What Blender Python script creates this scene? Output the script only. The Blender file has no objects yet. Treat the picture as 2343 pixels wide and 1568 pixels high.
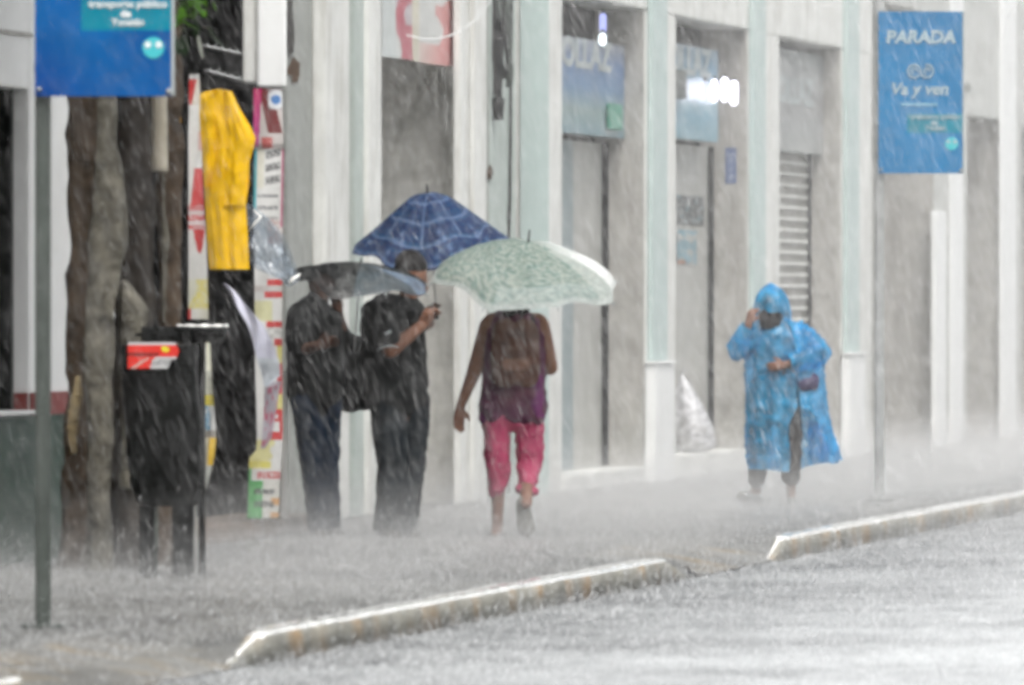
import bpy, bmesh, math, random
import numpy as np
from mathutils import Vector, Matrix
from math import radians as R, sin, cos, pi
random.seed(7); rng = np.random.default_rng(7)
S = bpy.context.scene; COL = S.collection

# ------------------------------------------------------------------ survey of the place
# street frame: +Y runs along the shop fronts, +X from the shop fronts (X = 0) to the road, Z up
F = 19850.0; HOR = 680.0; CX = 1171.0          # telephoto focal length / horizon measured on the photograph
CAMX, CAMZ, YAW = 11.2, 1.455, R(10.36)
SY, CY_ = sin(YAW), cos(YAW)
def ray(px):
    a = (px-CX)/F
    return (-SY+a*CY_, CY_+a*SY)
def atX(px, X=0.0):
    r = ray(px); d = (X-CAMX)/r[0]; return r[1]*d
def dX(px, X=0.0):
    return (X-CAMX)/ray(px)[0]
def zat(py, d): return CAMZ-(py-HOR)*d/F
def dep(px, d):
    r = ray(px); return Vector((CAMX+r[0]*d, r[1]*d, 0))
def gnd(py, z=0.0): return (CAMZ-z)*F/(py-HOR)

# ------------------------------------------------------------------ materials
def new_mat(name):
    m = bpy.data.materials.new(name); m.use_nodes = True
    nt = m.node_tree; nt.nodes.clear()
    o = nt.nodes.new('ShaderNodeOutputMaterial')
    return m, nt, o
def N(nt, t, **k):
    n = nt.nodes.new(t)
    for a, b in k.items(): setattr(n, a, b)
    return n
def surf(name, col, rough=.5, var=.15, scale=6, grime=0.0, gcol=(.06,.05,.04), bump=.0, vcol=False, spec=.16, streak=True, metal=0.0, coat=0.0, bscale=None):
    m, nt, o = new_mat(name); L = nt.links
    b = N(nt, 'ShaderNodeBsdfPrincipled'); L.new(b.outputs[0], o.inputs[0])
    b.inputs['Roughness'].default_value = rough; b.inputs['Metallic'].default_value = metal
    b.inputs['Specular IOR Level'].default_value = spec; b.inputs['Coat Weight'].default_value = coat
    g = N(nt, 'ShaderNodeNewGeometry')
    n1 = N(nt, 'ShaderNodeTexNoise'); n1.inputs['Scale'].default_value = scale; n1.inputs['Detail'].default_value = 6
    n1.inputs['Roughness'].default_value = .65
    L.new(g.outputs['Position'], n1.inputs['Vector'])
    mr = N(nt, 'ShaderNodeMapRange'); L.new(n1.outputs[0], mr.inputs[0])
    mr.inputs[1].default_value = .3; mr.inputs[2].default_value = .7
    mr.inputs[3].default_value = 1-var; mr.inputs[4].default_value = 1+var*.5
    hs = N(nt, 'ShaderNodeMix', data_type='RGBA', blend_type='MULTIPLY'); hs.inputs[0].default_value = 1
    if vcol:
        at = N(nt, 'ShaderNodeAttribute', attribute_name='Col'); L.new(at.outputs['Color'], hs.inputs[6])
    else: hs.inputs[6].default_value = (*col, 1)
    L.new(mr.outputs[0], hs.inputs[7])
    out = hs.outputs[2]
    if grime > 0:
        mp = N(nt, 'ShaderNodeMapping'); L.new(g.outputs['Position'], mp.inputs[0])
        mp.inputs['Scale'].default_value = (3.2, 3.2, .55) if streak else (1.6, 1.6, 1.6)
        n2 = N(nt, 'ShaderNodeTexNoise'); n2.inputs['Scale'].default_value = 2.0; n2.inputs['Detail'].default_value = 8; n2.inputs['Roughness'].default_value = .7
        L.new(mp.outputs[0], n2.inputs['Vector'])
        m2 = N(nt, 'ShaderNodeMapRange'); L.new(n2.outputs[0], m2.inputs[0])
        m2.inputs[1].default_value = .5; m2.inputs[2].default_value = .78; m2.inputs[3].default_value = 0; m2.inputs[4].default_value = grime
        mx = N(nt, 'ShaderNodeMix', data_type='RGBA'); L.new(m2.outputs[0], mx.inputs[0])
        L.new(out, mx.inputs[6]); mx.inputs[7].default_value = (*gcol, 1); out = mx.outputs[2]
    L.new(out, b.inputs['Base Color'])
    if bump > 0:
        bm = N(nt, 'ShaderNodeBump'); bm.inputs['Strength'].default_value = bump; bm.inputs['Distance'].default_value = .02
        n3 = N(nt, 'ShaderNodeTexNoise'); n3.inputs['Scale'].default_value = bscale or scale*5; n3.inputs['Detail'].default_value = 4
        L.new(g.outputs['Position'], n3.inputs['Vector']); L.new(n3.outputs[0], bm.inputs['Height']); L.new(bm.outputs[0], b.inputs['Normal'])
    return m
def film(name, col, opac=.6, gloss=.15, rough=.2, vcol=False, var=.3, scale=14):
    """thin sheet: translucent plastic or umbrella cloth that lets some of the scene through"""
    m, nt, o = new_mat(name); L = nt.links
    d = N(nt, 'ShaderNodeBsdfDiffuse'); t = N(nt, 'ShaderNodeBsdfTranslucent'); g = N(nt, 'ShaderNodeBsdfGlossy'); tr = N(nt, 'ShaderNodeBsdfTransparent')
    g.inputs['Roughness'].default_value = rough
    ge = N(nt, 'ShaderNodeNewGeometry')
    n1 = N(nt, 'ShaderNodeTexNoise'); n1.inputs['Scale'].default_value = scale; n1.inputs['Detail'].default_value = 5
    L.new(ge.outputs['Position'], n1.inputs['Vector'])
    mr = N(nt, 'ShaderNodeMapRange'); L.new(n1.outputs[0], mr.inputs[0]); mr.inputs[1].default_value=.3; mr.inputs[2].default_value=.7
    mr.inputs[3].default_value = 1-var; mr.inputs[4].default_value = 1+var*.4
    mu = N(nt, 'ShaderNodeMix', data_type='RGBA', blend_type='MULTIPLY'); mu.inputs[0].default_value = 1
    if vcol: a = N(nt, 'ShaderNodeAttribute', attribute_name='Col'); L.new(a.outputs['Color'], mu.inputs[6])
    else: mu.inputs[6].default_value = (*col, 1)
    L.new(mr.outputs[0], mu.inputs[7])
    L.new(mu.outputs[2], d.inputs[0]); L.new(mu.outputs[2], t.inputs[0])
    m1 = N(nt, 'ShaderNodeMixShader'); m1.inputs[0].default_value = .45; L.new(d.outputs[0], m1.inputs[1]); L.new(t.outputs[0], m1.inputs[2])
    m2 = N(nt, 'ShaderNodeMixShader'); m2.inputs[0].default_value = gloss; L.new(m1.outputs[0], m2.inputs[1]); L.new(g.outputs[0], m2.inputs[2])
    m3 = N(nt, 'ShaderNodeMixShader'); L.new(tr.outputs[0], m3.inputs[1]); L.new(m2.outputs[0], m3.inputs[2])
    c = [0.5+.5*x for x in col] if not vcol else [.9,.9,.9]
    tr.inputs[0].default_value = (*c, 1)
    mo = N(nt, 'ShaderNodeMapRange'); L.new(n1.outputs[0], mo.inputs[0]); mo.inputs[1].default_value=.35; mo.inputs[2].default_value=.65
    mo.inputs[3].default_value = max(0, opac-.12); mo.inputs[4].default_value = min(1, opac+.12)
    L.new(mo.outputs[0], m3.inputs[0]); L.new(m3.outputs[0], o.inputs[0])
    return m
def emit(name, col, st):
    m, nt, o = new_mat(name); e = N(nt, 'ShaderNodeEmission'); e.inputs[0].default_value = (*col, 1); e.inputs[1].default_value = st
    nt.links.new(e.outputs[0], o.inputs[0]); return m

M = {}
M['white'] = surf('white_painted_plaster', (.68,.685,.655), .45, .14, 3, .75, (.27,.245,.20), .15)
M['white2'] = surf('fresh_white_plaster', (.80,.81,.80), .4, .05, 3, .15, (.30,.29,.27), .1)
M['grey'] = surf('rough_grey_render', (.31,.32,.30), .6, .16, 5, .5, (.11,.105,.09), .3)
M['jamb'] = surf('bare_grey_jamb', (.38,.37,.345),   .55, .28, 5, .8, (.18,.16,.14), .2)
M['teal'] = surf('pale_teal_paint', (.46,.55,.53), .4, .08, 4, .22, (.38,.42,.40), .1)
M['cream'] = surf('pale_green_render', (.42,.47,.44), .5, .12, 5, .4, (.15,.13,.1), .2)
M['green'] = surf('dark_green_dado', (.012,.05,.03), .35, .3, 6, .3, (.02,.02,.02), .1)
M['redband'] = surf('dull_red_band', (.22,.045,.04), .45, .25, 6, .3, (.10,.05,.04), .1)
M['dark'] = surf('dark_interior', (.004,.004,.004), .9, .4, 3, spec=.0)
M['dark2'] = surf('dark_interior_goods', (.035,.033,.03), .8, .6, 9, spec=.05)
M['bark'] = surf('wet_brown_bark', (.085,.06,.04), .6, .7, 9, .7, (.02,.018,.015), .8, streak=True, bscale=22)
M['bark2'] = surf('pale_mottled_bark', (.135,.125,.10), .5, .8, 11, .9, (.045,.042,.034), .7, streak=False, bscale=20)
M['leaf'] = surf('bright_leaf', (.10,.26,.02), .35, .5, 3)
M['leafd'] = surf('dark_leaf', (.016,.038,.012), .45, .5, 3)
M['post'] = surf('wet_grey_green_metal', (.075,.086,.078), .4, .25, 8, .35, (.16,.17,.16), .05)
M['steel'] = surf('wet_steel', (.30,.31,.31), .3, .15, 20, metal=.6)
M['blackp'] = surf('black_plastic', (.005,.0055,.005), .35, .5, 8, bump=.3)
M['blackm'] = surf('black_painted_metal', (.02,.02,.02), .25, .2, 8)
M['brownt'] = surf('wet_brown_tray', (.12,.08,.03), .25, .4, 20)
M['vc'] = surf('printed_colour', (1,1,1), .4, .12, 12, vcol=True)
M['vcw'] = surf('printed_board', (1,1,1), .3, .14, 6, vcol=True)
M['signwhite'] = surf('sign_white', (.72,.74,.74), .4, .1, 10)
M['signgrey'] = surf('sign_grey_letters', (.40,.44,.44), .4, .1, 10)
M['teallet'] = surf('sign_pale_blue', (.30,.52,.62), .4, .1, 10)
M['yellow'] = surf('yellow_rubberised_cloth', (.80,.47,.006), .38, .16, 7, bump=.35, bscale=9)
M['orange'] = surf('orange_yellow_cloth', (.50,.25,.01), .4, .5, 9)
M['paper'] = surf('wet_white_paper', (.62,.62,.68), .5, .1, 9)
M['clear'] = film('clear_plastic', (.62,.70,.78), .34, .30, .25, var=.8, scale=16)
M['clearbag'] = film('white_plastic_bag', (.80,.80,.82), .84, .2, .3, var=.35, scale=18)
M['rcoat'] = film('blue_rain_plastic', (.03,.50,.90), .56, .05, .3, var=.45, scale=11)
M['plaid'] = surf('plaid_cloth', (1,1,1), .55, .25, 30, vcol=True)
M['clrumb'] = film('patterned_clear_canopy', (1,1,1), .95, .02, .5, vcol=True, var=.1, scale=40)
M['greyumb'] = film('grey_canopy', (1,1,1), .93, .03, .4, vcol=True, var=.25, scale=14)
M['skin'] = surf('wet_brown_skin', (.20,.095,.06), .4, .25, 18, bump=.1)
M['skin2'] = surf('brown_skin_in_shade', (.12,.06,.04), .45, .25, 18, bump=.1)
M['hair'] = surf('black_hair', (.012,.010,.009), .4, .5, 40, bump=.5)
M['shirtk'] = surf('black_wet_shirt', (.008,.009,.009), .5, .5, 9, bump=.5, bscale=16)
M['shirtd'] = surf('dark_print_blouse', (.095,.025,.06), .6, .6, 16, .9, (.20,.08,.10), .4, streak=False)
M['purple'] = surf('purple_hem', (.14,.015,.11), .55, .4, 12, bump=.4)
M['pink'] = surf('pink_cotton', (.42,.055,.125), .6, .28, 10, bump=.55, bscale=15)
M['jeans'] = surf('wet_blue_jeans', (.007,.022,.052), .6, .5, 9, bump=.5, bscale=16)
M['jeansd'] = surf('wet_dark_jeans', (.010,.015,.019), .6, .5, 9, bump=.5, bscale=16)
M['trous'] = surf('dark_brown_trousers', (.045,.038,.034), .6, .5, 10, bump=.5, bscale=16)
M['navy'] = surf('dark_blue_clothes', (.03,.045,.09), .6, .5, 10, bump=.4, bscale=16)
M['shoe'] = surf('dark_wet_shoe', (.05,.045,.04), .4, .3, 20)
M['sole'] = surf('grey_shoe_sole', (.19,.19,.175), .5, .3, 30)
M['lampw'] = emit('lit_tube', (.86,.85,1.0), 9.0)
M['lampb'] = emit('lit_blue_tube', (.45,.50,1.0), 1.3)
M['door'] = surf('painted_metal_door', (.42,.42,.395), .4, .15, 4, .4, (.2,.19,.17))
M['bluegrey'] = surf('blue_grey_frame', (.25,.30,.31), .4, .15, 5)
M['shut'] = surf('roller_shutter_metal', (.30,.29,.27), .4, .15, 6, .4, (.2,.19,.16))
M['cable'] = surf('black_cable', (.012,.012,.012), .4, .2, 9)
M['wire'] = surf('wet_pale_wire', (.75,.76,.75), .2, .1, 9)
M['rust'] = surf('rusty_stain', (.09,.05,.025), .7, .6, 20)

# ground materials -------------------------------------------------
def ground_mat(name, lo, hi, rough, sc=5.0, bstr=.5, tint=None, wash=False):
    m, nt, o = new_mat(name); L = nt.links
    b = N(nt, 'ShaderNodeBsdfPrincipled'); L.new(b.outputs[0], o.inputs[0])
    g = N(nt, 'ShaderNodeNewGeometry')
    n1 = N(nt, 'ShaderNodeTexNoise'); n1.inputs['Scale'].default_value = sc; n1.inputs['Detail'].default_value = 9; n1.inputs['Roughness'].default_value = .72
    mp = N(nt, 'ShaderNodeMapping'); mp.inputs['Scale'].default_value = (1.0, .6, 1); L.new(g.outputs['Position'], mp.inputs[0]); L.new(mp.outputs[0], n1.inputs['Vector'])
    n0 = N(nt, 'ShaderNodeTexNoise'); n0.inputs['Scale'].default_value = .55; n0.inputs['Detail'].default_value = 3; L.new(g.outputs['Position'], n0.inputs['Vector'])
    ad = N(nt, 'ShaderNodeMath', operation='MULTIPLY_ADD'); L.new(n0.outputs[0], ad.inputs[0]); ad.inputs[1].default_value = .6; L.new(n1.outputs[0], ad.inputs[2])
    mr = N(nt, 'ShaderNodeMapRange'); L.new(ad.outputs[0], mr.inputs[0]); mr.inputs[1].default_value=.66; mr.inputs[2].default_value=.98
    mx = N(nt, 'ShaderNodeMix', data_type='RGBA'); L.new(mr.outputs[0], mx.inputs[0]); mx.inputs[6].default_value=(*lo,1); mx.inputs[7].default_value=(*hi,1)
    out = mx.outputs[2]
    if tint:
        n4 = N(nt, 'ShaderNodeTexNoise'); n4.inputs['Scale'].default_value = 2.3; n4.inputs['Detail'].default_value = 5; L.new(g.outputs['Position'], n4.inputs['Vector'])
        m4 = N(nt, 'ShaderNodeMapRange'); L.new(n4.outputs[0], m4.inputs[0]); m4.inputs[1].default_value=.5; m4.inputs[2].default_value=.68; m4.inputs[4].default_value=.75
        mm = N(nt, 'ShaderNodeMix', data_type='RGBA'); L.new(m4.outputs[0], mm.inputs[0]); L.new(out, mm.inputs[6]); mm.inputs[7].default_value=(*tint,1); out = mm.outputs[2]
    if wash:    # froth plus haze and reflected brightness, painted paler away from the gutter
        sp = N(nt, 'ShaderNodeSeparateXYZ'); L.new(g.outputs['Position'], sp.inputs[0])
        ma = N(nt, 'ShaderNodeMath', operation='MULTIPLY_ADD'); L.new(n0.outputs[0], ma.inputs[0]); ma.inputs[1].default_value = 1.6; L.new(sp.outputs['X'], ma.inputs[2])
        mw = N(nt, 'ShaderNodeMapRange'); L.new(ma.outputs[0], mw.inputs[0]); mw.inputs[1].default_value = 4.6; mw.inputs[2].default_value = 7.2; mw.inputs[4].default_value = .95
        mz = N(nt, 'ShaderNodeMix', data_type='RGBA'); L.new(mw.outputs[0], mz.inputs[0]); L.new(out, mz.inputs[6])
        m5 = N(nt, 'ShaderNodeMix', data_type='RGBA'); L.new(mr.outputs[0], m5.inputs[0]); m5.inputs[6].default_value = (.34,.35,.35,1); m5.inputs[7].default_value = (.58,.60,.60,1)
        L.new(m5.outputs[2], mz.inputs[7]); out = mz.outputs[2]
    L.new(out, b.inputs['Base Color'])
    b.inputs['Roughness'].default_value = rough
    bp = N(nt, 'ShaderNodeBump'); bp.inputs['Strength'].default_value = bstr; bp.inputs['Distance'].default_value = .03
    n3 = N(nt, 'ShaderNodeTexNoise'); n3.inputs['Scale'].default_value = 17; n3.inputs['Detail'].default_value = 5
    L.new(mp.outputs[0], n3.inputs['Vector']); L.new(n3.outputs[0], bp.inputs['Height']); L.new(bp.outputs[0], b.inputs['Normal'])
    return m
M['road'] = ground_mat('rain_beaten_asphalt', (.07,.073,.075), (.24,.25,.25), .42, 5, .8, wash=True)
M['walk'] = ground_mat('wet_concrete_pavement', (.05,.05,.047), (.17,.17,.16), .42, 5, .7)
M['kerbside'] = ground_mat('kerb_face', (.17,.165,.14), (.34,.33,.28), .5, 8.0, .4, tint=(.36,.22,.09))
M['kerbtop'] = surf('wet_white_sky_sheen', (.98,.975,.93), .15, .0, 10, spec=.9, coat=1.0)  # near-white base carries the sky's reflection on wet edges
M['ramp'] = ground_mat('wet_concrete_ramp', (.08,.078,.07), (.19,.188,.175), .42, 4.0, .4, tint=(.19,.14,.07))

# ------------------------------------------------------------------ object helpers
def tag(o, label=None, cat=None, group=None, kind=None):
    if label: o['label'] = label
    if cat: o['category'] = cat
    if group: o['group'] = group
    if kind: o['kind'] = kind
    return o
def root(name, loc, label, cat, group=None, rz=0.0):
    o = bpy.data.objects.new(name, None); COL.objects.link(o); o.location = loc; o.rotation_euler = (0,0,rz); o.empty_display_size = .1
    return tag(o, label, cat, group)
def link(name, me, mat, parent=None, smooth=True):
    o = bpy.data.objects.new(name, me); COL.objects.link(o)
    if mat is not None:
        if len(me.materials): me.materials.clear()
        for m_ in (mat if isinstance(mat, (list, tuple)) else [mat]): me.materials.append(m_)
    if parent is not None: o.parent = parent
    if smooth and len(me.polygons): me.polygons.foreach_set('use_smooth', [True]*len(me.polygons))
    return o
def ofbm(name, bm, mat, parent=None, smooth=False):
    me = bpy.data.meshes.new(name); bmesh.ops.recalc_face_normals(bm, faces=bm.faces); bm.to_mesh(me); bm.free()
    return link(name, me, mat, parent, smooth)
def bx(bm, x0, x1, y0, y1, z0, z1, bev=.0):
    vs = [bm.verts.new((x, y, z)) for x in (x0, x1) for y in (y0, y1) for z in (z0, z1)]
    fs = [(0,1,3,2),(4,6,7,5),(0,4,5,1),(2,3,7,6),(0,2,6,4),(1,5,7,3)]
    faces = [bm.faces.new([vs[i] for i in f]) for f in fs]
    if bev > 0:
        ed = set(e for f in faces for e in f.edges)
        bmesh.ops.bevel(bm, geom=list(ed), offset=bev, segments=2, affect='EDGES')
def boxes(name, lst, mat, parent=None, bev=.008):
    bm = bmesh.new()
    for b in lst: bx(bm, *b, bev=bev)
    return ofbm(name, bm, mat, parent)
def tube(bm, pts, rad, n=8, cap=True):
    pts = [Vector(p) for p in pts]; rad = rad if isinstance(rad, (list, tuple)) else [rad]*len(pts)
    rings = []; up = Vector((0,0,1)); prev = None
    for i, p in enumerate(pts):
        d = (pts[min(i+1, len(pts)-1)]-pts[max(i-1, 0)]).normalized()
        u = d.cross(up if prev is None else prev)
        if prev is None:
            if u.length < .1: u = d.cross(Vector((1,0,0)))
            u.normalize(); v = u.cross(d).normalized()
        else:
            v = (prev - d*prev.dot(d)).normalized(); u = d.cross(v).normalized()
        prev = v
        rings.append([bm.verts.new(p+(u*cos(2*pi*k/n)+v*sin(2*pi*k/n))*rad[i]) for k in range(n)])
    for a, b in zip(rings, rings[1:]):
        for k in range(n): bm.faces.new((a[k], a[(k+1)%n], b[(k+1)%n], b[k]))
    if cap: bm.faces.new(rings[0][::-1]); bm.faces.new(rings[-1])
def tubes(name, lst, mat, parent=None, n=8, smooth=True):
    bm = bmesh.new()
    for pts, r in lst: tube(bm, pts, r, n)
    return ofbm(name, bm, mat, parent, smooth)
def capsule(bm, a, b, ra, rb, fy=1.0, n=14):
    a, b = Vector(a), Vector(b); d = b-a
    if d.length < 1e-5: d = Vector((0,0,1e-4))
    dn = d.normalized(); u = dn.cross(Vector((0,1,0)))
    if u.length < .1: u = dn.cross(Vector((1,0,0)))
    u.normalize(); v = dn.cross(u)
    rings = []
    for k in range(1, 5):
        t = -pi/2+k*pi/8; rings.append((a+dn*(sin(t)*ra), cos(t)*ra))
    for k in range(0, 4):
        t = k*pi/8; rings.append((b+dn*(sin(t)*rb), cos(t)*rb))
    def V(c, o): o = Vector((o.x, o.y*fy, o.z)); return bm.verts.new(c+o)
    rr = [[V(a+Vector(((c-a).x, (c-a).y, (c-a).z)), (u*cos(2*pi*j/n)+v*sin(2*pi*j/n))*r) for j in range(n)] for c, r in rings]
    for p, q in zip(rr, rr[1:]):
        for j in range(n): bm.faces.new((p[j], p[(j+1)%n], q[(j+1)%n], q[j]))
    s = bm.verts.new(a-dn*ra); e = bm.verts.new(b+dn*rb)
    for j in range(n):
        bm.faces.new((s, rr[0][(j+1)%n], rr[0][j])); bm.faces.new((e, rr[-1][j], rr[-1][(j+1)%n]))
def blob(name, prims, mat, parent, voxel=.01, smooth=4, disp=0.0, dsc=.06, mtx=None):
    """one continuous skin around a list of tapered limbs"""
    bm = bmesh.new()
    for p in prims: capsule(bm, *p)
    bmesh.ops.recalc_face_normals(bm, faces=bm.faces)
    me = bpy.data.meshes.new(name); bm.to_mesh(me); bm.free()
    o = bpy.data.objects.new(name, me); COL.objects.link(o)
    r = o.modifiers.new('r', 'REMESH'); r.mode = 'VOXEL'; r.voxel_size = voxel; r.use_smooth_shade = True
    s = o.modifiers.new('s', 'SMOOTH'); s.factor = .5; s.iterations = smooth
    if disp:
        tx = bpy.data.textures.new(name+'_folds', 'CLOUDS'); tx.noise_scale = dsc; tx.noise_depth = 2
        d = o.modifiers.new('d', 'DISPLACE'); d.texture = tx; d.strength = disp; d.mid_level = .5; d.texture_coords = 'LOCAL'
    dg = bpy.context.evaluated_depsgraph_get(); me2 = bpy.data.meshes.new_from_object(o.evaluated_get(dg))
    bpy.data.objects.remove(o); bpy.data.meshes.remove(me)
    return link(name, me2, mat, parent)
def grid(name, fn, nu, nv, mat, parent=None, colf=None, smooth=True, closeu=False, skip=None):
    """sheet through fn(u, v) -> point, with an optional printed colour colf(u, v)"""
    vs, fs, cs = [], [], []
    for j in range(nv+1):
        for i in range(nu+1):
            vs.append(fn(i/nu, j/nv)); 
            if colf: cs.append(colf(i/nu, j/nv))
    for j in range(nv):
        for i in range(nu):
            if skip and skip((i+.5)/nu, (j+.5)/nv): continue
            a = j*(nu+1)+i; fs.append((a, a+1, a+nu+2, a+nu+1))
    me = bpy.data.meshes.new(name); me.from_pydata([tuple(v) for v in vs], [], fs)
    if colf:
        ca = me.color_attributes.new('Col', 'FLOAT_COLOR', 'POINT')
        ca.data.foreach_set('color', np.array([(*c[:3], 1) for c in cs], dtype=np.float32).ravel())
    me.update()
    return link(name, me, mat, parent, smooth)
def text(name, s, size, mat, parent, mtx, extr=.004, bold=.0, shear=0, align='CENTER', sx=1.0):
    cu = bpy.data.curves.new(name, 'FONT'); cu.body = s; cu.size = size; cu.extrude = extr; cu.offset = bold; cu.shear = shear
    cu.align_x = align; cu.align_y = 'CENTER'; cu.resolution_u = 3
    o = bpy.data.objects.new(name, cu); COL.objects.link(o)
    dg = bpy.context.evaluated_depsgraph_get(); me = bpy.data.meshes.new_from_object(o.evaluated_get(dg))
    bpy.data.objects.remove(o); bpy.data.curves.remove(cu)
    me.transform(mtx @ Matrix.Diagonal((sx, 1, 1, 1)))
    return link(name, me, mat, parent, False)
def smoothnoise(x, y, seed=0):
    from mathutils import noise
    return noise.noise(Vector((x, y, seed*7.3)))
class Fr:
    """a local frame standing on the pavement, turned to face down the street"""
    def __init__(s, px, d=None, py=None, z=0.0):
        s.d = d if d else gnd(py, z); s.px = px; s.s = F/s.d; s.z = z
        p = dep(px, s.d); s.loc = (p.x, p.y, z)
    def __call__(s, px, py, dy=0.0):
        return Vector(((px-s.px)/s.s, dy, zat(py, s.d)-s.z))
    def r(s, v): return v/s.s

# ------------------------------------------------------------------ ground
def sheet(name, x0, x1, y0, y1, z, mat, sub=1, zf=None):
    bm = bmesh.new(); nx = max(1, int((x1-x0)*sub)); ny = max(1, int((y1-y0)*sub))
    g = [[bm.verts.new((x0+(x1-x0)*i/nx, y0+(y1-y0)*j/ny, z if zf is None else zf(x0+(x1-x0)*i/nx, y0+(y1-y0)*j/ny))) for i in range(nx+1)] for j in range(ny+1)]
    for j in range(ny):
        for i in range(nx): bm.faces.new((g[j][i], g[j][i+1], g[j+1][i+1], g[j+1][i]))
    o = ofbm(name, bm, mat, None, True)
    return tag(o, kind='structure')
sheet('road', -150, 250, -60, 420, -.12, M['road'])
KX = 3.44
# pavement with two driveway dips
D1a, D1b = atX(95, KX), atX(560, KX); D2a, D2b = atX(1548, KX), atX(1772, KX)
def dip(x, y):
    def f(a, b, w):
        if y < a-w or y > b+w: return 0
        if y < a: return (y-(a-w))/w
        if y > b: return ((b+w)-y)/w
        return 1
    k = max(f(D1a, D1b-.25, .9), f(D2a+.8, D2b+.05, .8))
    t = min(1, max(0, (x-2.72)/(KX-2.72)))
    return -.119*k*t
def pavement():
    xs = np.concatenate([np.linspace(-3, 2.6, 9), np.linspace(2.68, KX-.012, 12), [KX-.011]])
    ys = np.arange(6, 150, .12)
    bm = bmesh.new()
    g = [[bm.verts.new((x, y, -.14 if x > KX-.0115 else dip(x, y)-(.004 if x > KX-.12 else 0))) for x in xs] for y in ys]
    for j in range(len(ys)-1):
        for i in range(len(xs)-1): bm.faces.new((g[j][i], g[j][i+1], g[j+1][i+1], g[j+1][i]))
    return tag(ofbm('pavement', bm, M['walk'], None, True), kind='structure')
pavement()
def ramp(name, y0, y1):
    ys = np.linspace(y0, y1, 30); xs = np.linspace(2.74, KX-.002, 8); bm = bmesh.new()
    g = [[bm.verts.new((x, y, dip(x, y)+.005)) for x in xs] for y in ys]
    for j in range(29):
        for i in range(7): bm.faces.new((g[j][i], g[j][i+1], g[j+1][i+1], g[j+1][i]))
    tag(ofbm(name, bm, M['ramp'], None, True), kind='structure')
ramp('driveway_ramp', D1a-.1, D1b+.1); ramp('driveway_ramp', D2a+.4, D2b+.2)
def kerb(y0, y1, e0, e1):
    """kerb run: worn face, rounded wet top; the ends drop to the road"""
    n = int((y1-y0)/.05); prof = [(KX-.15, 0), (KX-.15, 0.010), (KX-.135, .016), (KX-.06, .017), (KX-.02, .012), (KX-.004, .0), (KX+.004, -.03), (KX+.006, -.12), (KX-.15,-.12)]
    bm = bmesh.new(); rows = []
    for j in range(n+1):
        y = y0+(y1-y0)*j/n
        k = min(1, (y-y0)/e0 if e0 else 1, (y1-y)/e1 if e1 else 1)
        wz = .006*smoothnoise(y*1.7, 1)+.004*smoothnoise(y*6, 3); wx = .012*smoothnoise(y*1.3, 5)
        joint = abs(((y-1.0) % 1.95)) < .03
        wd = min(1, (y-y0)/1.6 if e0 else 1, (y1-y)/1.6 if e1 else 1); wd = wd*wd*(3-2*wd)
        rows.append([bm.verts.new(((KX-.03+(x-KX+.03)*wd if x < KX-.03 else x)+wx-(0.02*(1-k)), y, -.12+(z+.12+(wz if z > -.1 else 0))*k-(.02 if joint and z > -.05 else 0))) for x, z in prof])
    for a, b in zip(rows, rows[1:]):
        for i in range(len(prof)-1):
            f = bm.faces.new((a[i], a[i+1], b[i+1], b[i])); f.material_index = 1 if i in ((1,2,3,4) if min(a[4].co.z, b[4].co.z) > -.012 else (3,)) else 0; f.smooth = True
    bm.faces.new(rows[0]); bm.faces.new(rows[-1][::-1])
    o = ofbm('kerb', bm, [M['kerbside'], M['kerbtop']], None, True); tag(o, kind='structure')
kerb(16, D1a+.05, 0, .35); kerb(D1b-.3, D2a+.57, .75, .9); kerb(D2b-.10, 130, .5, 0)
# worn bright paint line on the inner edge of the first driveway
bm = bmesh.new()
for (a, b) in ((atX(60, 2.69), atX(165, 2.69)), (atX(172, 2.69), atX(300, 2.69))):
    bx(bm, 2.665, 2.70, a, b, -.004, .010, .003)
tag(ofbm('pavement_edge_strip', bm, surf('wet_pale_edge', (.30,.30,.29), .3, .3, 14), None), kind='structure')

# ------------------------------------------------------------------ buildings
TOP = 7.5
# A: white shop with green dado (left)
YA0, YA1 = 30.0, atX(652)
wA0, wA1 = atX(-75), atX(66)
oA0, oA1 = atX(262), atX(652)
rA = root('white_shop_building', (0, (YA0+YA1)/2, 0), 'white building with dark green dado and dull red band, farthest left', 'building')
def put(o): # parts built in world space under a moved root
    o.matrix_parent_inverse = Matrix.Translation(-o.parent.location) if o.parent.rotation_euler.z == 0 else o.parent.matrix_world.inverted()
    return o
T_A = -.35
put(boxes('wall', [(T_A, 0, YA0, wA0, 0, TOP), (T_A, 0, wA0, wA1, 0, .81), (T_A, 0, wA0, wA1, 2.60, TOP), (T_A, 0, wA1, oA0, 0, TOP), (T_A, 0, oA0, oA1, 4.3, TOP)], M['white2'], rA))
put(boxes('dado', [(.004, .018, YA0, oA0-.02, 0, .80)], M['green'], rA, .004))
put(boxes('red_band', [(.004, .020, YA0, wA0-.01, .805, .93), (.004, .020, wA1, oA0-.02, .805, .93), (T_A+.02, -.004, wA1-.022, wA1-.002, .815, .93)], M['redband'], rA, .003))
put(boxes('window_sill', [(T_A, .05, wA0, wA1, .812, .835)], M['white2'], rA, .006))
put(boxes('cornice_groove', [(.003, .014, YA0, atX(70), zat(80, 47.3), zat(75, 47.3)+.012)], M['jamb'], rA, .003))
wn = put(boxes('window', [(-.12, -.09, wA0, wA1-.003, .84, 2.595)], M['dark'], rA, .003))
g_ = put(boxes('window_bar', [(-.088, -.075, y-.012, y+.012, .84, 2.6) for y in np.arange(wA0+.3, wA1, .35)], M['post'], rA, .003))
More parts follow.
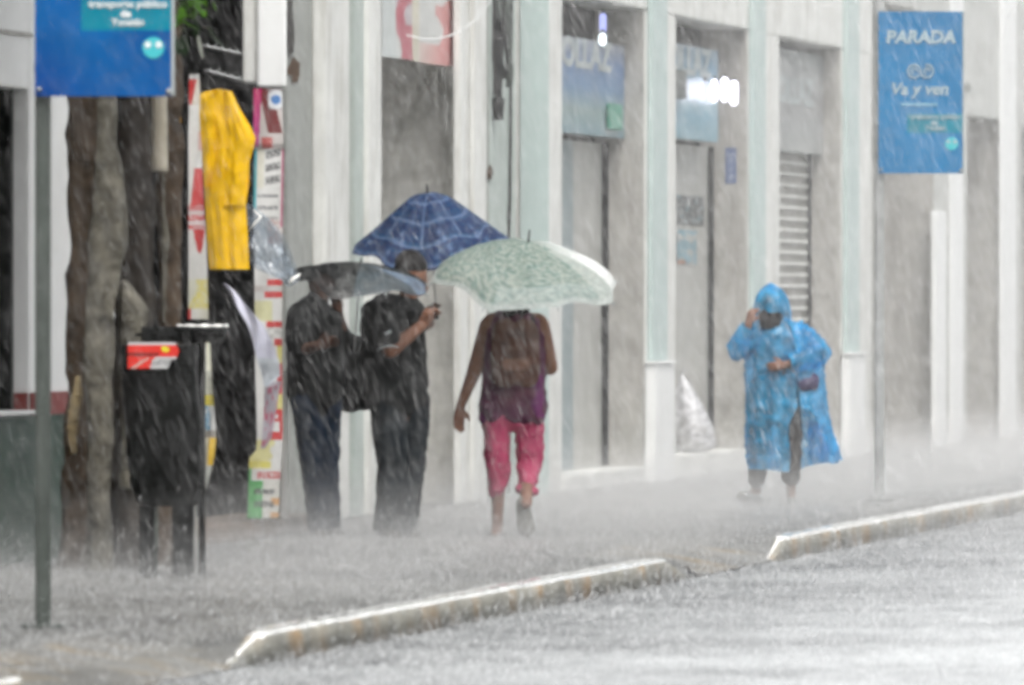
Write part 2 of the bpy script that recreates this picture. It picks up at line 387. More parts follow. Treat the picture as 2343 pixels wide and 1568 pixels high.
put(boxes('interior', [(-4.5, -4.4, YA0, YA1, 0, 5), (-4.4, -.02, YA1-.14, YA1-.01, 0, 4.28), (-4.4, T_A, YA0, YA0+.1, 0, 5), (-4.4, T_A, oA0-.6, oA0-.5, 0, 5), (-4.4, T_A, YA0, YA1, 5, 5.1)], M['dark'], rA, .0))
# step of the stall entrance
put(boxes('door_step', [(-.30, .32, oA0+.1, oA1-.05, 0, .10)], surf('wet_brown_step', (.17,.13,.10), .4, .3, 8), rA, .015))
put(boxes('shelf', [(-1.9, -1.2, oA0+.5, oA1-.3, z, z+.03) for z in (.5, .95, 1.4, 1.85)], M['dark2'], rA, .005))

# B: grey building in the middle
XB = -.20
YB0, YB1 = atX(655, XB), atX(1176, XB)
rB = root('grey_building', (0, (YB0+YB1)/2, 0), 'grey rendered building with white pilasters behind the blue plaid umbrella', 'building')
def yb(px, x=XB): return atX(px, x)
nB0, nB1 = yb(872), yb(1050)
put(boxes('wall', [(-1.6, XB, YB0, nB0, 0, TOP), (-1.6, XB, nB1, YB1, 0, TOP), (-1.6, XB, nB0, nB1, 3.9, TOP)], M['grey'], rB))
put(boxes('niche_wall', [(XB-.85, XB-.75, nB0, nB1, 0, 3.9), (XB-.75, XB-.003, nB1-.012, nB1-.002, 0, 3.88)], surf('niche_render', (.72,.71,.67), .6, .28, 5, .6, (.2,.2,.16), .3), rB, .004))
for a, b, p, mt in ((744, 800, .09, 'white'), (842, 873, .07, 'white')):
    put(boxes('pilaster', [(XB, XB+p, yb(a, XB+p)+.0, yb(b, XB+p), 0, TOP-.3)], M[mt], rB, .012))
put(boxes('pilaster', [(XB, XB+.05, yb(1052, XB+.05), yb(1113, XB+.05), 0, TOP-.3), (XB+.05, XB+.10, yb(1052, XB+.1), yb(1066, XB+.1), 0, TOP-.3), (XB+.05, XB+.09, yb(1084, XB+.09), yb(1112, XB+.09), 0, TOP-.3)], M['white'], rB, .01))
put(boxes('pilaster', [(XB, XB+.04, yb(802, XB+.04)+.12, yb(838, XB+.04), 0, TOP-.3)], M['cream'], rB, .01))
put(boxes('wall_panel', [(XB, XB+.012, yb(1116), YB1-.01, 0, TOP-1)], M['cream'], rB, .004))

# C: white building with teal pilasters
YC0 = atX(1249); 
rC = root('teal_pilaster_building', (0, 72, 0), 'white building with pale teal pilasters and three shop entrances', 'building')
LZ = 3.71
opC = [(atX(1286), atX(1475)), (atX(1546), atX(1711)), (atX(1783), atX(1924))]
YC1 = atX(1992)
YCs = atX(1250)          # near corner of the end pier
segs = [YCs]
for a, b in opC: segs += [a, b]
segs += [YC1]
wl = [(-.6, 0, segs[i], segs[i+1], 0, LZ) for i in range(0, len(segs), 2)] + [(-.6, 0, YCs, YC1, LZ, TOP)]
put(boxes('wall', wl, M['white'], rC, .012))
put(boxes('end_pier_facing', [(XB+.005, .018, YCs-.022, YCs-.002, 0, TOP-.02)], M['teal'], rC, .005))
for (a, b) in ((1493, 1527), (1724, 1752), (1938, 1966)):
    p = .045; y0, y1 = atX(a, p), atX(b, p)
    put(boxes('pilaster', [(0.002, p, y0, y1, .955, TOP-.05)], M['teal'], rC, .008))
    put(boxes('pilaster_base', [(.002, p+.04, y0-.12, y1+.1, 0, .93), (.002, p+.06, y0-.14, y1+.12, .93, .953)], M['white2'], rC, .01))
for i, (a, b) in enumerate(opC):
    put(boxes('jamb', [(-.59, -.006, b-.014, b-.003, .0, LZ-.003)], M['jamb'], rC, .003))
    put(boxes('threshold', [(-.55, .015, a, b, 0, (.13, .18, .16)[i])], M['white'], rC, .012))
# entrance 1
a, b = opC[0]; z1 = 2.66
def Y(px, x): return atX(px, x)
put(boxes('shopfront', [(-.36, -.33, a, Y(1311, -.33), .13, z1), ], M['bluegrey'], rC, .004))
put(boxes('door', [(-.37, -.34, Y(1313, -.33), Y(1376, -.34), .13, z1)], M['door'], rC, .004))
put(boxes('door_gap', [(-.338, -.287, b-.03, b-.0155, .14, z1)], M['dark'], rC, .0))
put(boxes('fanlight', [(-.45, -.40, a, b-.02, z1, LZ)], M['dark2'], rC, .0))
# entrance 2
a, b = opC[1]
put(boxes('door', [(-.37, -.34, a, Y(1621, -.34), .18, 2.72)], M['door'], rC, .004))
put(boxes('door_gap', [(-.338, -.290, b-.03, b-.0155, .19, 2.72)], M['dark'], rC, .0))
put(boxes('fanlight', [(-.45, -.40, a, b-.02, 2.72, LZ)], M['dark2'], rC, .0))
# entrance 3: roller shutter
a, b = opC[2]
prof = []; bm = bmesh.new(); y0, y1 = a, Y(1848, -.33)
nz = 26; sp = .100; zz = .16; rows = []
for k in range(nz*6+1):
    z = .16+sp*k/6; t = (k % 6)/6
    rows.append([bm.verts.new((-.345+.028*abs(sin(pi*t))-.0, y, z)) for y in (y0, y1)])
for p, q in zip(rows, rows[1:]): bm.faces.new((p[0], p[1], q[1], q[0]))
put(ofbm('roller_shutter', bm, M['shut'], rC, True))
put(boxes('shutter_slat_lip', [(-.335, -.300, y0, y1, .16+sp*k+.080, .16+sp*k+.112) for k in range(nz)], M['white'], rC, .002))
put(boxes('shutter_guide', [(-.37, -.31, y1, y1+.16, .16, 2.75)], M['dark2'], rC, .004))
put(boxes('door_gap', [(-.309, -.268, b-.03, b-.0155, .17, 2.75)], M['dark2'], rC, .0))
put(boxes('fanlight', [(-.45, -.40, a, b-.02, 2.6, LZ)], M['dark2'], rC, .0))

# D: far white building
rD = root('far_white_building', (0, 100, 0), 'white building at the far right end with mould stained wall', 'building')
dO = [(atX(1996), atX(2136), 4.22, .62), (atX(2212), atX(2286), 3.29, .42), (atX(2337), atX(2420), 3.27, .4), (atX(2520), atX(2580), 3.3, .4)]
YD1 = 175
wl = []; y = YC1
for a, b, z, r in dO:
    if a-y > .02: wl.append((-.8, 0, y+(.003 if y == YC1 else 0), a, 0, TOP))
    wl.append((-.8, 0, a, b, z, TOP)); y = b
wl.append((-.8, 0, y, YD1, 0, TOP))
put(boxes('wall', wl, surf('mould_stained_white_plaster', (.50,.51,.485), .45, .12, 2.5, .7, (.24,.22,.19), .1), rD, .01))
for a, b, z, r in dO:
    put(boxes('doorway', [(-.79, -r, a+.002, b-.002, 0, z-.003), (-r+.001, -.006, b-.014, b-.003, 0, z-.004)], M['jamb'], rD, .0))
put(boxes('pilaster', [(.002, .05, atX(2140, .05), atX(2166, .05)-.05, 0, 2.3), (.002, .035, atX(2176, .03), atX(2203, .03), 0, TOP-.5), (.002, .04, atX(2292, .04), atX(2325, .04), 0, TOP-.5)], M['white2'], rD, .01))
# more street beyond/behind, so that light and reflections are those of a street
rE = root('opposite_building', (24, 60, 0), 'plain pale building across the road', 'building')
# (kept out: nothing of it shows)
bpy.data.objects.remove(rE)

# ------------------------------------------------------------------ shop signs above the entrances (facade plane)
def fac(x, y, z):   # text plane facing the road
    return Matrix.Translation((x, y, z)) @ Matrix.Rotation(pi/2, 4, 'Z') @ Matrix.Rotation(pi/2, 4, 'X')
def lerp(a, b, t): return tuple(a[i]+(b[i]-a[i])*t for i in range(3))
def shop_sign(lbl, a, b, z0, z1, txt, tz, tsize, tsx, cols, tmat, ty=None):
    X = -.16
    r = root('shop_sign', (X, (a+b)/2, z0), lbl, 'sign', 'shop signs over the teal building entrances')
    put(boxes('sign_box', [(-.32, X-.006, a, b, z0, z1)], M['bluegrey'], r, .006))
    def cf(u, v):
        n = smoothnoise(u*7, v*5, 3)*.12
        k = v*(len(cols)-1); i = min(int(k), len(cols)-2); c = lerp(cols[i], cols[i+1], k-i)
        return tuple(max(0, q*(1+n)) for q in c)
    put(grid('sign_face', lambda u, v: (X, a+(b-a)*u, z0+(z1-z0)*v), 40, 24, M['vcw'], r, cf, False))
    put(text('lettering', txt, tsize, tmat, r, fac(X+.003, ty if ty else (a+b)/2, tz), .004, .012, sx=tsx))
    return r
a, b = opC[0]; e = Y(1428, -.16)
B1 = (.14,.27,.40); B2 = (.10,.22,.38); G1 = (.28,.38,.38); W1 = (.40,.45,.46)
shop_sign('blue shop sign with tall pale letters over the first entrance, blue tube lamp in front', a+.03, e, zat(300, 65), zat(88, 66), 'JOLLAZ', zat(125, 66), .30, 2.35, [(.16,.26,.30), (.22,.30,.30), (.12,.22,.36), (.12,.2,.36), (.26,.28,.32)], M['signgrey'])
r_ = root('green_panel', (-.14, Y(1408, -.14), zat(300, 66)), 'small green panel beside the first shop sign', 'sign')
put(boxes('green_board', [(-.15, -.12, Y(1396, -.12), Y(1424, -.12), zat(292, 66.5), zat(232, 66.5))], surf('green_board', (.10,.30,.22), .4, .3, 9), r_))
a, b = opC[1]; e = Y(1642, -.16)
shop_sign('pale blue shop sign over the second entrance, beside the bright lamps', a+.03, e, zat(318, 71), zat(108, 71.5), 'JOLLAZ', zat(146, 71.5), .31, 2.2, [(.20,.34,.40), (.17,.33,.42), (.34,.44,.46), (.15,.28,.38), (.16,.24,.32)], M['signgrey'])
a, b = opC[2]; e = Y(1885, -.16)
shop_sign('faded grey shop sign above the roller shutter', a+.03, e, zat(345, 76.5), zat(118, 77), 'JOLLAZ', zat(212, 77), .32, 2.1, [(.34,.35,.34), (.30,.31,.31), (.27,.27,.27), (.32,.33,.33), (.2,.22,.22)], M['signgrey'])
# lamps that are lit
def lamp(px, y0, y1, w, mat, lbl, X=-.05, grp='lit tubes in the second entrance'):
    d = dX(px, X); Yc = atX(px, X)
    r = root('tube_lamp', (X, Yc, zat(y1, d)), lbl, 'lamp', grp)
    z0, z1 = zat(y1, d), zat(y0, d); rr = w/2*d/F
    put(tubes('lit_tube', [([(X, Yc, z0), (X, Yc, z0+rr*.8), (X, Yc, (z0+z1)/2), (X, Yc, z1-rr*.8), (X, Yc, z1)], [rr*.4, rr, rr, rr, rr*.4])], mat, r, 12))
    put(boxes('lamp_cap', [(X-.012, X+.012, Yc-.015, Yc+.015, z1-.002, z1+.03)], M['post'], r, .003))
lamp(1704, 180, 233, 15, M['lampw'], 'bright white tube lamp nearest the second teal pilaster')
lamp(1678, 186, 240, 17, M['lampw'], 'widest bright white tube lamp, lowest of the row')
lamp(1657, 178, 232, 15, M['lampw'], 'leaning bright white tube lamp in the middle of the row')
lamp(1634, 182, 232, 11, M['lampw'], 'narrow white tube lamp left of the brightest ones')
lamp(1612, 185, 230, 5, emit('dim_tube', (.75,.78,.95), 1.1), 'dim thin tube lamp at the left end of the row')
lamp(1379, 30, 76, 16, M['lampb'], 'bluish tube lamp over the first shop sign', -.08, 'lit tubes of the first entrance')
lamp(1378, 76, 104, 17, emit('lit_pale_tube', (.85,.95,1), 3.0), 'short pale lamp below the bluish tube', -.07, 'lit tubes of the first entrance')
# small dark box on the second entrance, posters, blue plaque
d = dX(1560); r_ = root('meter_box', (0.0, atX(1548), zat(222, d)), 'small dark box fixed at the left edge of the second entrance', 'box')
put(boxes('box_case', [(-.16, -.10, Y(1546, -.1), Y(1571, -.1), zat(222, d), zat(156, d))], M['post'], r_, .01))
put(boxes('box_hasp', [(-.10, -.09, Y(1556, -.1), Y(1560, -.1), zat(195, d), zat(185, d))], M['steel'], r_, .002))
def poster(nm, px0, px1, py0, py1, X, lbl, cf, cat='poster'):
    d = dX((px0+px1)/2, X); a, b = atX(px0, X), atX(px1, X); z0, z1 = zat(py1, d), zat(py0, d)
    o = grid(nm, lambda u, v: (X+.004*sin(v*9+u*3), a+(b-a)*u, z0+(z1-z0)*v), 24, 24, M['vcw'], None, cf)
    return tag(o, lbl, cat)
def cf1(u, v):
    n = smoothnoise(u*9, v*9, 1); return (.05,.055,.06) if n < .05 else ((.30,.30,.30) if n < .3 else (.10,.20,.24))
poster('poster', 1549, 1610, 448, 514, -.333, 'dark picture poster on the door of the second entrance', cf1)
def cf2(u, v):
    n = smoothnoise(u*6, v*6, 5); c = (.16,.30,.36) if n > -.1 else (.35,.36,.34)
    return (.36,.15,.08) if v < .12 and u < .4 else c
poster('poster', 1549, 1594, 527, 604, -.333, 'faded blue poster below the dark one', cf2)
# plaque faces down the street, on the far jamb of entrance 2
b = opC[1][1]; dd = dX(1711)
def jx(px): # X position on the jamb face
    a = (px-CX)/F; return CAMX + ray(px)[0]*((b-.016)/ray(px)[1])
x0, x1 = jx(1659), jx(1684)
o = grid('plaque', lambda u, v: (x0+(x1-x0)*u, b-.020, zat(420, dd)+(zat(338, dd)-zat(420, dd))*v), 20, 40, M['vcw'], None,
     lambda u, v: (.42,.45,.50) if (.25 < u < .75 and smoothnoise(u*8, v*22, 2) > .12 and .08 < v < .92) else (.10,.14,.27), False)
tag(o, 'narrow vertical blue plaque on the side of the second entrance', 'plaque')

# projecting white sign box over the stall, with its bracket arms
fr = Fr(606, d=52.6)
r_ = root('projecting_sign', fr.loc, 'blank white box sign projecting over the stall, next to the grey wall', 'sign', rz=YAW)
p0, p1 = fr(589, 200), fr(655, -60)
boxes('sign_panel', [(p0.x, p1.x, -.06, .06, p0.z, p1.z+.3)], M['white2'], r_, .012)
p0, p1 = fr(556, 194), fr(588, -60)
boxes('sign_side', [(p0.x, p1.x, -.02, .10, p0.z+.01, p1.z+.3)], M['white'], r_, .012)
for (xa, ya, xb, yb_) in ((462, 104, 557, 124), (468, 160, 557, 184)):
    pts = [fr(xa+(xb-xa)*t, ya+(yb_-ya)*t, .02) for t in np.linspace(0, 1, 12)]
    o = tubes('bracket_arm', [(pts, .008)], M['steel'], r_)
    dr = [([fr(x-6, ya+(yb_-ya)*(x-xa)/(xb-xa)+4, .0), fr(x+5, ya+(yb_-ya)*(x-xa)/(xb-xa)-7, .0)], .004) for x in np.arange(xa+10, xb, 17)]
    for dk in dr: tubes('hook', [dk], M['steel'], r_, 5)

# red and white banner hanging in the niche of the grey building (parallel to the facade)
X = XB+.02; a, b = atX(874, X), atX(1046, X); z0 = zat(150, 58.5)+.06
def cfb(u, v):
    n = smoothnoise(u*5, v*4, 2); w = (.55,.56,.54)
    if u < .14: return (.5,.53,.52)
    if u < .36 and n > -.22 and v < .95: c = (.42,.10,.13) if (v < .16 or smoothnoise(u*9, v*9, 4) > .12) else (.45,.40,.42); return c
    if .36 <= u < .5: return (.58,.55,.44)
    if u > .90+.05*smoothnoise(1, v*6, 8) : return (.48,.09,.11)
    if u > .74 and smoothnoise(u*5, v*7, 6) > .22: return (.55,.26,.25)
    if v < .10 and u > .5: return lerp((.60,.50,.45), (.5,.12,.13), (u-.5)*2)
    return w if n < .3 else (.50,.52,.50)
o = grid('shop_banner', lambda u, v: (X+.03*sin(u*7)*(1-v), a+(b-a)*u, z0+1.5*v), 120, 60, M['vcw'], None, cfb)
tag(o, 'faded banner with red border hung over the grey niche', 'banner')
o.location.z = 0

# cables -------------------------------------------------------------
def cable(nm, px_pts, d, rad, mat, lbl, cat='cable', grp=None):
    pts = [dep(px, dd_)+Vector((0, 0, zat(py, dd_))) for (px, py), dd_ in zip(px_pts, d if isinstance(d, (list, tuple)) else [d]*len(px_pts))]
    # smooth through points
    out = []
    for i in range(len(pts)-1):
        p0 = pts[max(i-1, 0)]; p1 = pts[i]; p2 = pts[i+1]; p3 = pts[min(i+2, len(pts)-1)]
        for t in np.linspace(0, 1, 7)[:-1]:
            out.append(.5*((2*p1)+(-p0+p2)*t+(2*p0-5*p1+4*p2-p3)*t*t+(-p0+3*p1-3*p2+p3)*t**3))
    out.append(pts[-1])
    bm = bmesh.new(); tube(bm, out, rad, 6); o = ofbm(nm, bm, mat, None, True); return tag(o, lbl, cat, grp)
cable('overhead_cable', [(1135,-20),(1118,8),(1095,40),(1060,68),(1020,85),(975,90),(930,80)], 50, .004, M['wire'], 'thin wet wire sagging in front of the red bordered banner')
cable('overhead_cable', [(1128,-25),(1085,45),(1040,76),(1000,88)], 49.6, .003, M['wire'], 'second thin wire crossing the one in front of the banner')
cable('overhead_cable', [(1925,-15),(1905,12),(1880,16),(1855,2),(1845,-15)], 64, .006, M['wire'], 'pale wet wire loop hanging above the third entrance')
cable('overhead_cable', [(1830,-10),(1800,40),(1765,98),(1758,104)], 66, .003, M['wire'], 'thin pale wire slanting past the second teal pilaster')
cable('overhead_cable', [(1700,-15),(1720,12),(1760,20),(1800,10),(1820,-8)], 67, .003, M['wire'], 'thin wire arc above the lintel between the entrances')
cable('overhead_cable', [(2305,40),(2320,15),(2345,-12)], 70, .005, M['wire'], 'pale wire at the top right corner')
dC = dX(1166, XB+.03)
cable('wall_cable', [(1170,-20),(1169,100),(1168,250),(1167,380),(1166,470),(1163,560),(1163,700),(1164,900),(1163,1130)], dC, .012, M['cable'], 'thick black cable running down beside the wide teal pier')
cable('wall_cable', [(1150,215),(1146,300),(1150,380),(1158,460),(1163,520)], dC, .006, M['cable'], 'thin loose cable joining the thick black cable')
cable('wall_cable', [(1135,270),(1141,340),(1147,420),(1140,520),(1132,560)], dC, .004, M['post'], 'thin grey wire looping on the pale green wall')
# bundle of dark cables above
fr = Fr(1143, d=dX(1143, XB+.06))
r_ = root('cable_bundle', fr.loc, 'thick dark bundle of cables hanging at the top left of the teal pier', 'cable bundle', rz=YAW)
for k in range(9):
    x = 1120+k*5.2; ph = k*1.3; yb_ = 275 - (k % 3)*30 if k < 6 else 200-10*k % 40
    pts = [fr(x+6*sin(ph+t*5), -60+t*(yb_+60), .02*sin(ph*2+t*4)) for t in np.linspace(0, 1, 12)]
    tubes('cable', [(pts, [.020+.008*sin(ph+i) for i in range(12)])], M['cable'] if k % 4 else M['post'], r_)
tubes('splice_box', [([fr(1140, 225, -.03), fr(1140, 275, -.03)], [.045, .035])], M['blackm'], r_)
# rust stains and dangling wires of the grey wall
X = XB+.004
def blotch(nm, px, py, w, h, X, lbl, mat=None, seed=0):
    d = dX(px, X); yc = atX(px, X); zc = zat(py, d); n = 40; vs = [(X+.004, yc, zc)]; k = F*CAMX/d/d
    for i in range(n):
        t = 2*pi*i/n; q = 1+.5*smoothnoise(cos(t)*1.6, sin(t)*1.6, seed)+.2*smoothnoise(cos(t)*6, sin(t)*6, seed)
        vs.append((X+.004, yc+cos(t)*w/2/k*q, zc+sin(t)*h/2*d/F*q))
    me = bpy.data.meshes.new(nm); me.from_pydata(vs, [], [(0, i+1, (i+1) % n+1) for i in range(n)])
    return me
me = blotch('a', 672, 160, 24, 46, X, '', None, 2)
put(link('plaster_stain', me, M['rust'], rB, False))
put(link('plaster_stain', blotch('a', 662, 60, 16, 150, X+.002, '', None, 4), surf('dark_stain', (.05,.045,.04), .7, .5, 12), rB, False))
put(link('plaster_stain', blotch('a', 1120, 395, 12, 30, XB+.016, '', None, 6), M['rust'], rB, False))
put(link('wall_stain', blotch('a', 2099, 571, 22, 26, -.4, '', None, 7), M['post'], rD, False))
put(link('wall_stain', blotch('a', 2312, 205, 26, 60, .002, '', None, 9), M['jamb'], rD, False))
put(link('wall_stain', blotch('a', 2212, 200, 14, 20, .002, '', None, 10), M['post'], rD, False))

# ------------------------------------------------------------------ bus stop signs
def tpl(x, y, z, th=0): return Matrix.Translation((x, y, z)) @ Matrix.Rotation(pi/2, 4, 'X')
def bus_sign(px_left, d, label, post_px, far=0.0, tilt=0.0):
    """0.6 x 1.15 m blue flag sign on its post; local x to the right, faces down the street"""
    p = dep(px_left, d); zt, W, H = 2.34, .600, 1.155
    PM = M['post'] if far < .5 else surf('hazed_post_grey', (.36,.37,.365), .5, .3, 6, .4, (.4,.4,.4))  # far post painted paler to carry the rain haze
    r = root('bus_stop_sign', (p.x, p.y, 0), label, 'bus stop sign', 'blue bus stop signs', rz=YAW)
    def cf(u, v):
        c = lerp((.002,.030,.19), (.004,.085,.28), .5+.5*sin(v*3.0+u*1.4)+.3*smoothnoise(u*3, v*4, 2))
        c = lerp(c, (.015,.20,.40), far)  # far board's blue lifted towards the tone of the haze
        if u > .335 and .25 < v < .372 and True: c = lerp((.004,.17,.24), (.008,.20,.29), u)
        return tuple(max(.003, q) for q in c)
    grid('sign_board', lambda u, v: (W*u, -.012, zt+H*v), 60, 110, M['vcw'], r, cf, False)
    boxes('board_back', [(0, W, -.010, .004, zt, zt+H)], PM, r, .003)
    boxes('edge_trim', [(W+.001, W+.014, -.018, .010, zt, zt+H)], M['signgrey'], r, .003)
    for xk, zk, rk in ((W-.01, zt+.02, .014), (.02, zt+.03, .010)): tubes('corner_bolt', [([(xk, -.03, zk), (xk, .0, zk)], rk)], M['steel'], r)
    y = -.016
    w = M['signwhite'] if far < .5 else surf('hazed_sign_white', (.33,.42,.46), .5, .2, 9)  # far lettering dulled in colour for the haze
    text('stop_word', 'PARADA', .125, w, r, tpl(.30, y, zt+H-.185), .002, .005, .12, sx=1.02)
    # interlocked rings emblem
    for k, sx_ in enumerate((.255, .345)):
        pts = [(sx_+.046*cos(t), y, zt+H-.425+.046*sin(t)) for t in np.linspace(.3+k*2.6, .3+k*2.6+5.2, 22)]
        tubes('ring_emblem', [(pts, .007)], w, r, 6)
        pts = [(sx_+.020*cos(t), y, zt+H-.425+.020*sin(t)) for t in np.linspace(0, 4.6, 12)]
        tubes('ring_emblem', [(pts, .006)], w, r, 6)
    text('line_name', 'Va y ven', .120, w, r, tpl(.29, y, zt+H-.555), .002, .003, .2)
    text('small_print', 'www.vayven.mx', .04, M['teallet'], r, tpl(.29, y, zt+H-.66), .002, .001)
    text('panel_print', 'transporte público', .046, w, r, tpl(.41, y, zt+.405), .002, .001)
    text('panel_print', 'de', .045, w, r, tpl(.40, y, zt+.362), .002, .002)
    text('panel_print', 'Yucatán', .045, w, r, tpl(.41, y, zt+.325), .002, .001)
    bm = bmesh.new(); bmesh.ops.create_circle(bm, cap_ends=True, segments=28, radius=.047, matrix=Matrix.Translation((.522, y, zt+.213)) @ Matrix.Rotation(pi/2, 4, 'X'))
    ofbm('round_emblem', bm, surf('emblem_teal', (.06,.45,.50), .4, .1, 9), r)
    for dx in (-.024, .024):
        bm = bmesh.new(); bmesh.ops.create_circle(bm, cap_ends=True, segments=16, radius=.014, matrix=Matrix.Translation((.522+dx, y-.003, zt+.226)) @ Matrix.Rotation(pi/2, 4, 'X'))
        ofbm('emblem_dot', bm, w, r)
    xw = post_px*d/F
    boxes('post', [(xw-.034, xw+.034, .02, .088, 0, zt+H+.5)], PM, r, .012)
    for zk in (zt+.1, zt+H-.15): boxes('post_collar', [(xw-.038, xw+.038, .016, .092, zk, zk+.05)], M['steel'], r, .004)
    boxes('base_plate', [(xw-.10, xw+.10, -.05, .15, 0, .012)], M['post'], r, .004)
    return r
bus_sign(80, 38.2, 'large near blue bus stop sign with pale teal panel, cut by the top left edge', 17, 0)
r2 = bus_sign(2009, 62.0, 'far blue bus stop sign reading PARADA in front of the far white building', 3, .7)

# ------------------------------------------------------------------ tree
fr = Fr(225, d=46.2)
tr = root('street_tree', fr.loc, 'old street tree with brown and pale mottled stems behind the near bus stop sign', 'tree', rz=YAW)
def stem(name, pts, mat, n=22, rough=.12, seed=0, parent=tr, fy=.8):
    """pts: (px_left, px_right, py, dy)"""
    bm = bmesh.new(); rows = []; m = 46
    ys = [p[2] for p in pts]
    for j in range(m+1):
        py = ys[0]+(ys[-1]-ys[0])*j/m
        l = np.interp(py, ys, [p[0] for p in pts]); r_ = np.interp(py, ys, [p[1] for p in pts]); dy = np.interp(py, ys, [p[3] for p in pts])
        c = fr((l+r_)/2, py, dy); rad = (r_-l)/2/fr.s
        row = []
        for k in range(n):
            t = 2*pi*k/n
            q = 1+rough*smoothnoise(cos(t)*1.8+seed, sin(t)*1.8, j*.07)+rough*.9*smoothnoise(cos(t)*5+seed, sin(t)*5, j*.03)
            row.append(bm.verts.new((c.x+cos(t)*rad*q, c.y+sin(t)*rad*q*fy, c.z)))
        rows.append(row)
    for p, q in zip(rows, rows[1:]):
        for k in range(n): bm.faces.new((p[k], p[(k+1) % n], q[(k+1) % n], q[k]))
    bm.faces.new(rows[0]); bm.faces.new(rows[-1])
    return ofbm(name, bm, mat, parent, True)
stem('trunk', [(150,226,-150,.35),(150,228,220,.35),(150,224,640,.35),(146,214,900,.3),(140,215,1150,.3),(120,225,1340,.3)], M['bark'], rough=.35, seed=1)
stem('stem', [(226,268,-150,.0),(226,268,220,.0),(222,270,330,.0),(212,290,440,.02),(206,288,560,.02),(200,262,700,.0),(192,258,860,-.02),(202,262,1000,-.02),(200,250,1120,0),(196,262,1330,0)], M['bark2'], rough=.22, seed=4)
stem('stem', [(262,330,-150,.45),(265,330,220,.45),(262,345,420,.42),(262,345,600,.4),(258,340,800,.4),(250,330,1000,.35),(236,345,1340,.3)], surf('dark_wet_bark', (.045,.038,.032), .55, .6, 9, .6, (.11,.10,.085), .8, bscale=20), rough=.35, seed=9)
stem('stem', [(330,372,-150,.6),(334,372,200,.6),(334,374,388,.6)], surf('pale_peeled_limb', (.46,.42,.34), .5, .2, 6, .4, (.3,.2,.1), .2, streak=False), rough=.1, seed=14)
stem('stem', [(345,402,-150,.75),(345,402,400,.75),(350,400,700,.75),(330,400,1000,.7),(300,420,1330,.7)], M['bark'], rough=.4, seed=19)
stem('stem', [(272,286,640,.1),(268,335,700,.08),(270,330,800,.08),(276,318,1000,.1),(270,300,1120,.1)], M['bark2'], rough=.3, seed=24)
stem('aerial_root', [(366,372,390,.35),(365,372,490,.35),(362,382,540,.35),(364,376,600,.35),(366,372,740,.35)], M['bark2'], rough=.1, seed=29, n=10)
stem('aerial_root', [(172,186,860,.05),(160,190,910,.05),(150,176,980,.08),(158,172,1040,.1)], surf('tan_root', (.26,.20,.11), .5, .4, 12), rough=.3, seed=31, n=10)
# limbs above the frame
tubes('limb', [([fr(190, -140, .35), fr(150, -420, .1), fr(40, -700, -.3)], [.10, .07, .04]), ([fr(300, -140, .45), fr(400, -380, .2), fr(560, -560, .1)], [.09, .06, .03]), ([fr(247, -140, 0), fr(300, -500, -.2), fr(330, -800, -.2)], [.06, .05, .03])], M['bark'], tr)
def leaves(name, n, box, mat, parent, size, seed, clumps=22, spread=.16):
    g = np.random.default_rng(seed); cl = [(g.uniform(box[0], box[1]), g.uniform(box[2], box[3]), g.uniform(box[4], box[5])) for _ in range(clumps)]
    vs, fs = [], []
    for i in range(n):
        c = cl[g.integers(clumps)]; p = Vector((c[0]+g.normal()*spread, c[1]+g.normal()*spread, c[2]+g.normal()*spread*.8))
        a = g.uniform(0, 2*pi); e = g.uniform(-1.2, .3); s = size*g.uniform(.6, 1.3)
        d = Vector((cos(a)*cos(e), sin(a)*cos(e), sin(e))); u = d.cross(Vector((0, 0, 1))).normalized(); nn = u.cross(d)
        k = len(vs); vs += [p, p+d*s*.35+u*s*.24+nn*s*.05, p+d*s*.75+u*s*.19, p+d*s, p+d*s*.75-u*s*.19, p+d*s*.35-u*s*.24+nn*s*.05]
        fs += [(k, k+1, k+2, k+3), (k, k+3, k+4, k+5)]
    me = bpy.data.meshes.new(name); me.from_pydata([tuple(v) for v in vs], [], fs)
    return link(name, me, mat, parent, False)
p0 = fr(395, 60); p1 = fr(455, -260)
leaves('leaf_cluster', 320, (p0.x, p1.x, -.4, -.1, p0.z-.02, p1.z), M['leafd'], tr, .10, 3, 22, .06)
leaves('leaf_cluster', 95, (p0.x+.05, p1.x+.01, -.5, -.3, p0.z+.02, p1.z-.3), M['leaf'], tr, .085, 5, 9, .035)
p0 = fr(-200, -420); p1 = fr(650, -900)
leaves('crown', 3000, (p0.x, p1.x, -1.0, 1.4, p0.z, p1.z), M['leafd'], tr, .13, 8, 60, .28)
tubes('leaf_stalk', [([fr(452, 60, -.3), fr(462, 110, -.3), fr(468, 138, -.3)], [.006, .010, .006])], surf('pale_stalk', (.4,.42,.36), .5, .2, 9), tr)

